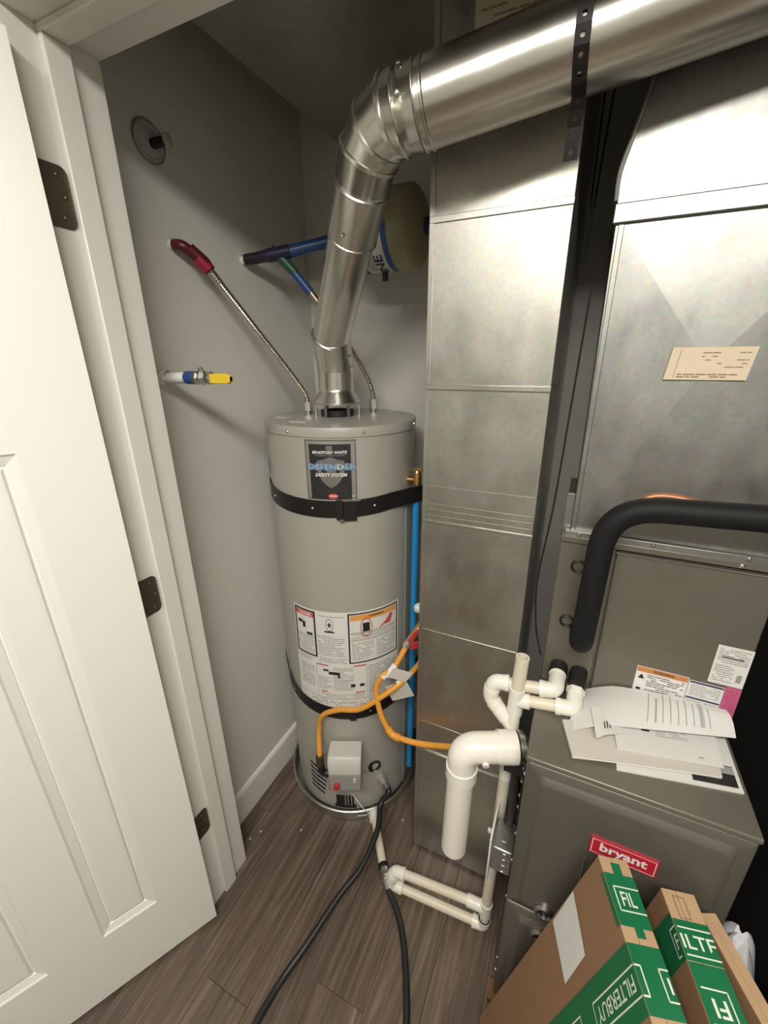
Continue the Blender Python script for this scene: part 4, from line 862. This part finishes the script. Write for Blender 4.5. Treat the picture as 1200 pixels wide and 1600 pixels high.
m_ = MB(); m_.grid(f_, [.80, .83], [.15, .3, .45, .6, .75, .9]); build('stamp', m_, mat('stamp_grey', (.45, .45, .45), .6), o)
m_ = MB(); m_.grid(f_, [.66, .675], [.1, .3, .5, .7, .9]); build('dark_line', m_, M_INK, o) if False else None
o, f_ = sheet('paper_envelope', 'small white crumpled envelope at the left front of the pile', ((.112, .732), (.160, .772), (.158, .838), (.102, .806)), z+.028, .0012, M_PAPER, lambda u, v: .004*math.sin(u*5)+.004*v, 'envelope')
m_ = MB(); fine(m_, lambda u, v: f_(v, u), .2, .3, .45, .6, 3, rng, .9, .5); build('fine_print', m_, M_INK, o)
# ================================================================== CARTONS
M0 = V3((.918425, .342254, -.198389)); M1 = V3((-.334485, .939608, .072508)); M2 = V3((.211224, -.000235, .977438))
def carton(name, label, A, wd, ln2, group='flat cardboard cartons', ht=None):
    A = V3(A); low = min((A-M1*ln2*k+M0*wd*j).z for k in (0, 1) for j in (0, 1))
    ht = ht or (low-.001)/M2.z
    t = thing(name, label, 'box', A-M2*ht, group)
    o = A-M2*ht-M1*ln2
    build('side_panel', MB().obox(o, M0*wd, M1*ln2, M2*(ht-.0015)), M_CARD, t, smooth=False, bevel=.0012)
    build('end_flap', MB().obox(A-M1*ln2-M2*.0015, M0*wd*.42, M1*ln2, M2*.0015), M_CARD2, t, smooth=False)
    build('end_flap', MB().obox(A-M1*ln2-M2*.0015+M0*wd*.44, M0*wd*.56, M1*ln2, M2*.0015), M_CARD2, t, smooth=False)
    return t
A = V3((.133, .600, .771)); wd = .0515
t = carton('carton', 'slim brown carton with green tape and a white label, nearest the furnace badge', A, wd, .36)
top = lambda e: flat(A, M0, -M1, M2, e); side = lambda e: flat(A, -M1, -M2, -M0, e)     # top(x across, s towards camera); side(s, down)
m_ = MB(); put_rect(m_, top(.0006), .0, .025, wd, .095); put_rect(m_, side(.0008), .025, 0, .095, .010); tp = build('tape', m_, M_TAPE, t, smooth=False)
m_ = MB(); put_rect(m_, top(.0005), .018, .008, .034, .025); build('printed_mark', m_, M_TAPE, t, smooth=False); m_ = MB(); put_rect(m_, top(.0005), .022, .095, .036, .107); build('printed_mark', m_, M_TAPE, t, smooth=False)
txt = lambda x, v: A+M2*.0012+M0*x-M1*(.105-v)
m_ = MB(); put_text(m_, 'FILTERBUY', lambda u, v: A+M2*.0012+M0*u-M1*v, .0165, .069, .0165+.098, .0495, .01, xmax=.0442)
put_frame(m_, lambda u, v: A+M2*.0012+M0*u-M1*v, .011, .046, .15, .094, .0022, 1) if False else None
ft = lambda u, v: A+M2*.0012+M0*u-M1*v
put_rect(m_, ft, .008, .0425, wd, .0445); put_rect(m_, ft, .008, .0745, wd, .0765); put_rect(m_, ft, .008, .0425, .010, .0765); build('lettering', m_, M_TPRN, tp, smooth=False)
m_ = MB(); put_rect(m_, top(.0006), .0, .115, wd, .190); put_rect(m_, side(.0008), .115, 0, .190, .60); tp = build('tape', m_, M_TAPE, t, smooth=False)
fs = lambda dn_, v: A-M0*.0014-M2*dn_-M1*v       # text runs down the face, tops towards the camera
m_ = MB(); x0, x1 = .1385, .170
put_rect(m_, fs, .0, x0, .150, x0+.0022); put_rect(m_, fs, .0, x1, .150, x1+.0022); put_rect(m_, fs, .148, x0, .150, x1)
put_text(m_, 'FILTERBUY', fs, .010, x0+.008, .140, x1-.006, .01)
put_rect(m_, fs, .20, x0, .202, x1); put_rect(m_, fs, .20, x0, .40, x0+.0022); put_rect(m_, fs, .20, x1, .40, x1+.0022); put_text(m_, 'FILTERBUY', fs, .215, x0+.008, .36, x1-.006, .01)
put_rect(m_, ft, 0, x0, .010, x0+.0022); put_rect(m_, ft, 0, x1, .010, x1+.0022); put_rect(m_, ft, .0085, x0, .0105, x1)
put_rect(m_, ft, .036, .138, wd, .140); put_rect(m_, ft, .036, .171, wd, .173); put_rect(m_, ft, .036, .138, .038, .173); put_text(m_, 'I', ft, .045, .164, .0485, .147, .01)
build('lettering', m_, M_TPRN, tp, smooth=False)
m_ = MB(); m_.add([A-M0*.0012-M1*s_-M2*d_ for s_, d_ in ((.003, .1175), (.087, .1337), (.093, .2325), (.0065, .2287))], [(0, 1, 2, 3)]); lb = build('shipping_label', m_, M_PAPER, t, smooth=False)
sv = (M0, M1, M2)
q1 = Matrix.Rotation(math.radians(-3.5), 3, 'Z'); q2 = Matrix.Rotation(math.radians(-5), 3, q1 @ M1)
M0, M1, M2 = [q2 @ q1 @ q_ for q_ in sv]
B = V3((.232, .603, .752)); wb = .053
t = carton('carton', 'slim brown carton with green lettered tape, middle of the three cartons', B, wb, .40)
FT2 = lambda u, v: B+M2*.0012+M0*u-M1*v
sd2 = lambda e: (lambda s_, d_: B-M1*s_-M2*d_-M0*e)
m_ = MB(); put_rect(m_, lambda u, v: FT2(u, v)-M2*.0006, 0, .040, wb, .0895); put_rect(m_, sd2(.0008), .033, 0, .0895, .07); tp = build('tape', m_, M_TAPE, t, smooth=False)
m_ = MB(); put_text(m_, 'ILTERBUY', FT2, .003, .0755, .003+.122, .058, .01, xmax=wb); put_rect(m_, FT2, .003, .049, wb, .051); put_rect(m_, FT2, .003, .082, wb, .084)
fl2 = lambda x, v: B-M0*.0014+M2*x-M1*v
put_text(m_, 'F', fl2, -.011, .0755, -.002, .058, .01); put_rect(m_, fl2, -.017, .049, 0, .051); put_rect(m_, fl2, -.017, .082, -.007, .084); put_rect(m_, fl2, -.0185, .049, -.0165, .084)
build('lettering', m_, M_TPRN, tp, smooth=False)
m_ = MB(); put_rect(m_, lambda u, v: FT2(u, v)-M2*.0006, 0, .0905, wb, .24); tp = build('tape', m_, M_TAPE, t, smooth=False)
m_ = MB(); put_rect(m_, FT2, .005, .1165, .042, .1185); put_rect(m_, FT2, .005, .1525, .042, .1545); put_rect(m_, FT2, .040, .1165, .042, .1545); put_text(m_, 'FI', FT2, .034, .127, .014, .146, .015); build('lettering', m_, M_TPRN, tp, smooth=False)
m_ = MB(); put_frame(m_, FT2, .014, .008, .032, .038, .0012, 1); build('printed_mark', m_, mat('box_print', (.16, .15, .07), .7), t, smooth=False)
Cc = V3((.301, .622, .705))
M0, M1, M2 = [Matrix.Rotation(math.radians(10), 3, 'Z') @ q_ for q_ in (M0, M1, M2)]
t = carton('carton', 'plain brown carton behind the others, rightmost and lowest of three', Cc, .027, .30)
M0, M1, M2 = sv
# white bag and grey pipe end behind the cartons
def blob(c, r, seed):
    rg = random.Random(seed); ph = [rg.uniform(0, 6) for _ in range(6)]; rs = []
    for i in range(1, 18):
        th = math.pi*i/18; ring = []
        for j in range(28):
            a = 2*math.pi*j/28; k = 1+.10*math.sin(3*a+ph[0]+2*th)+.06*math.sin(7*a+ph[1])*math.sin(th*3+ph[2])+.05*math.sin(11*a+ph[3]-th*5)
            ring.append(V3((c[0]+r[0]*k*math.sin(th)*math.cos(a), c[1]+r[1]*k*math.sin(th)*math.sin(a), c[2]-r[2]*math.cos(th)*(1+.04*math.sin(4*a)))))
        rs.append(ring)
    return MB().rings(rs)
t = build('plastic_bag', blob((.425, .735, .268), (.055, .065, .265), 3), M_BAG); tag(t, 'crumpled white plastic bag in the dark gap right of the furnace', 'bag')
t = build('grey_pipe', MB().lathe([(.03, 0), (.03, .60), (.034, .605), (.034, .64), (.03, .645), (.03, .68), (.024, .68), (.022, .60)], (.412, .86, 0), n=24), mat('grey_pipe', (.16, .15, .14), .4, .3)); tag(t, 'dark grey pipe standing in shadow right of the furnace', 'pipe')
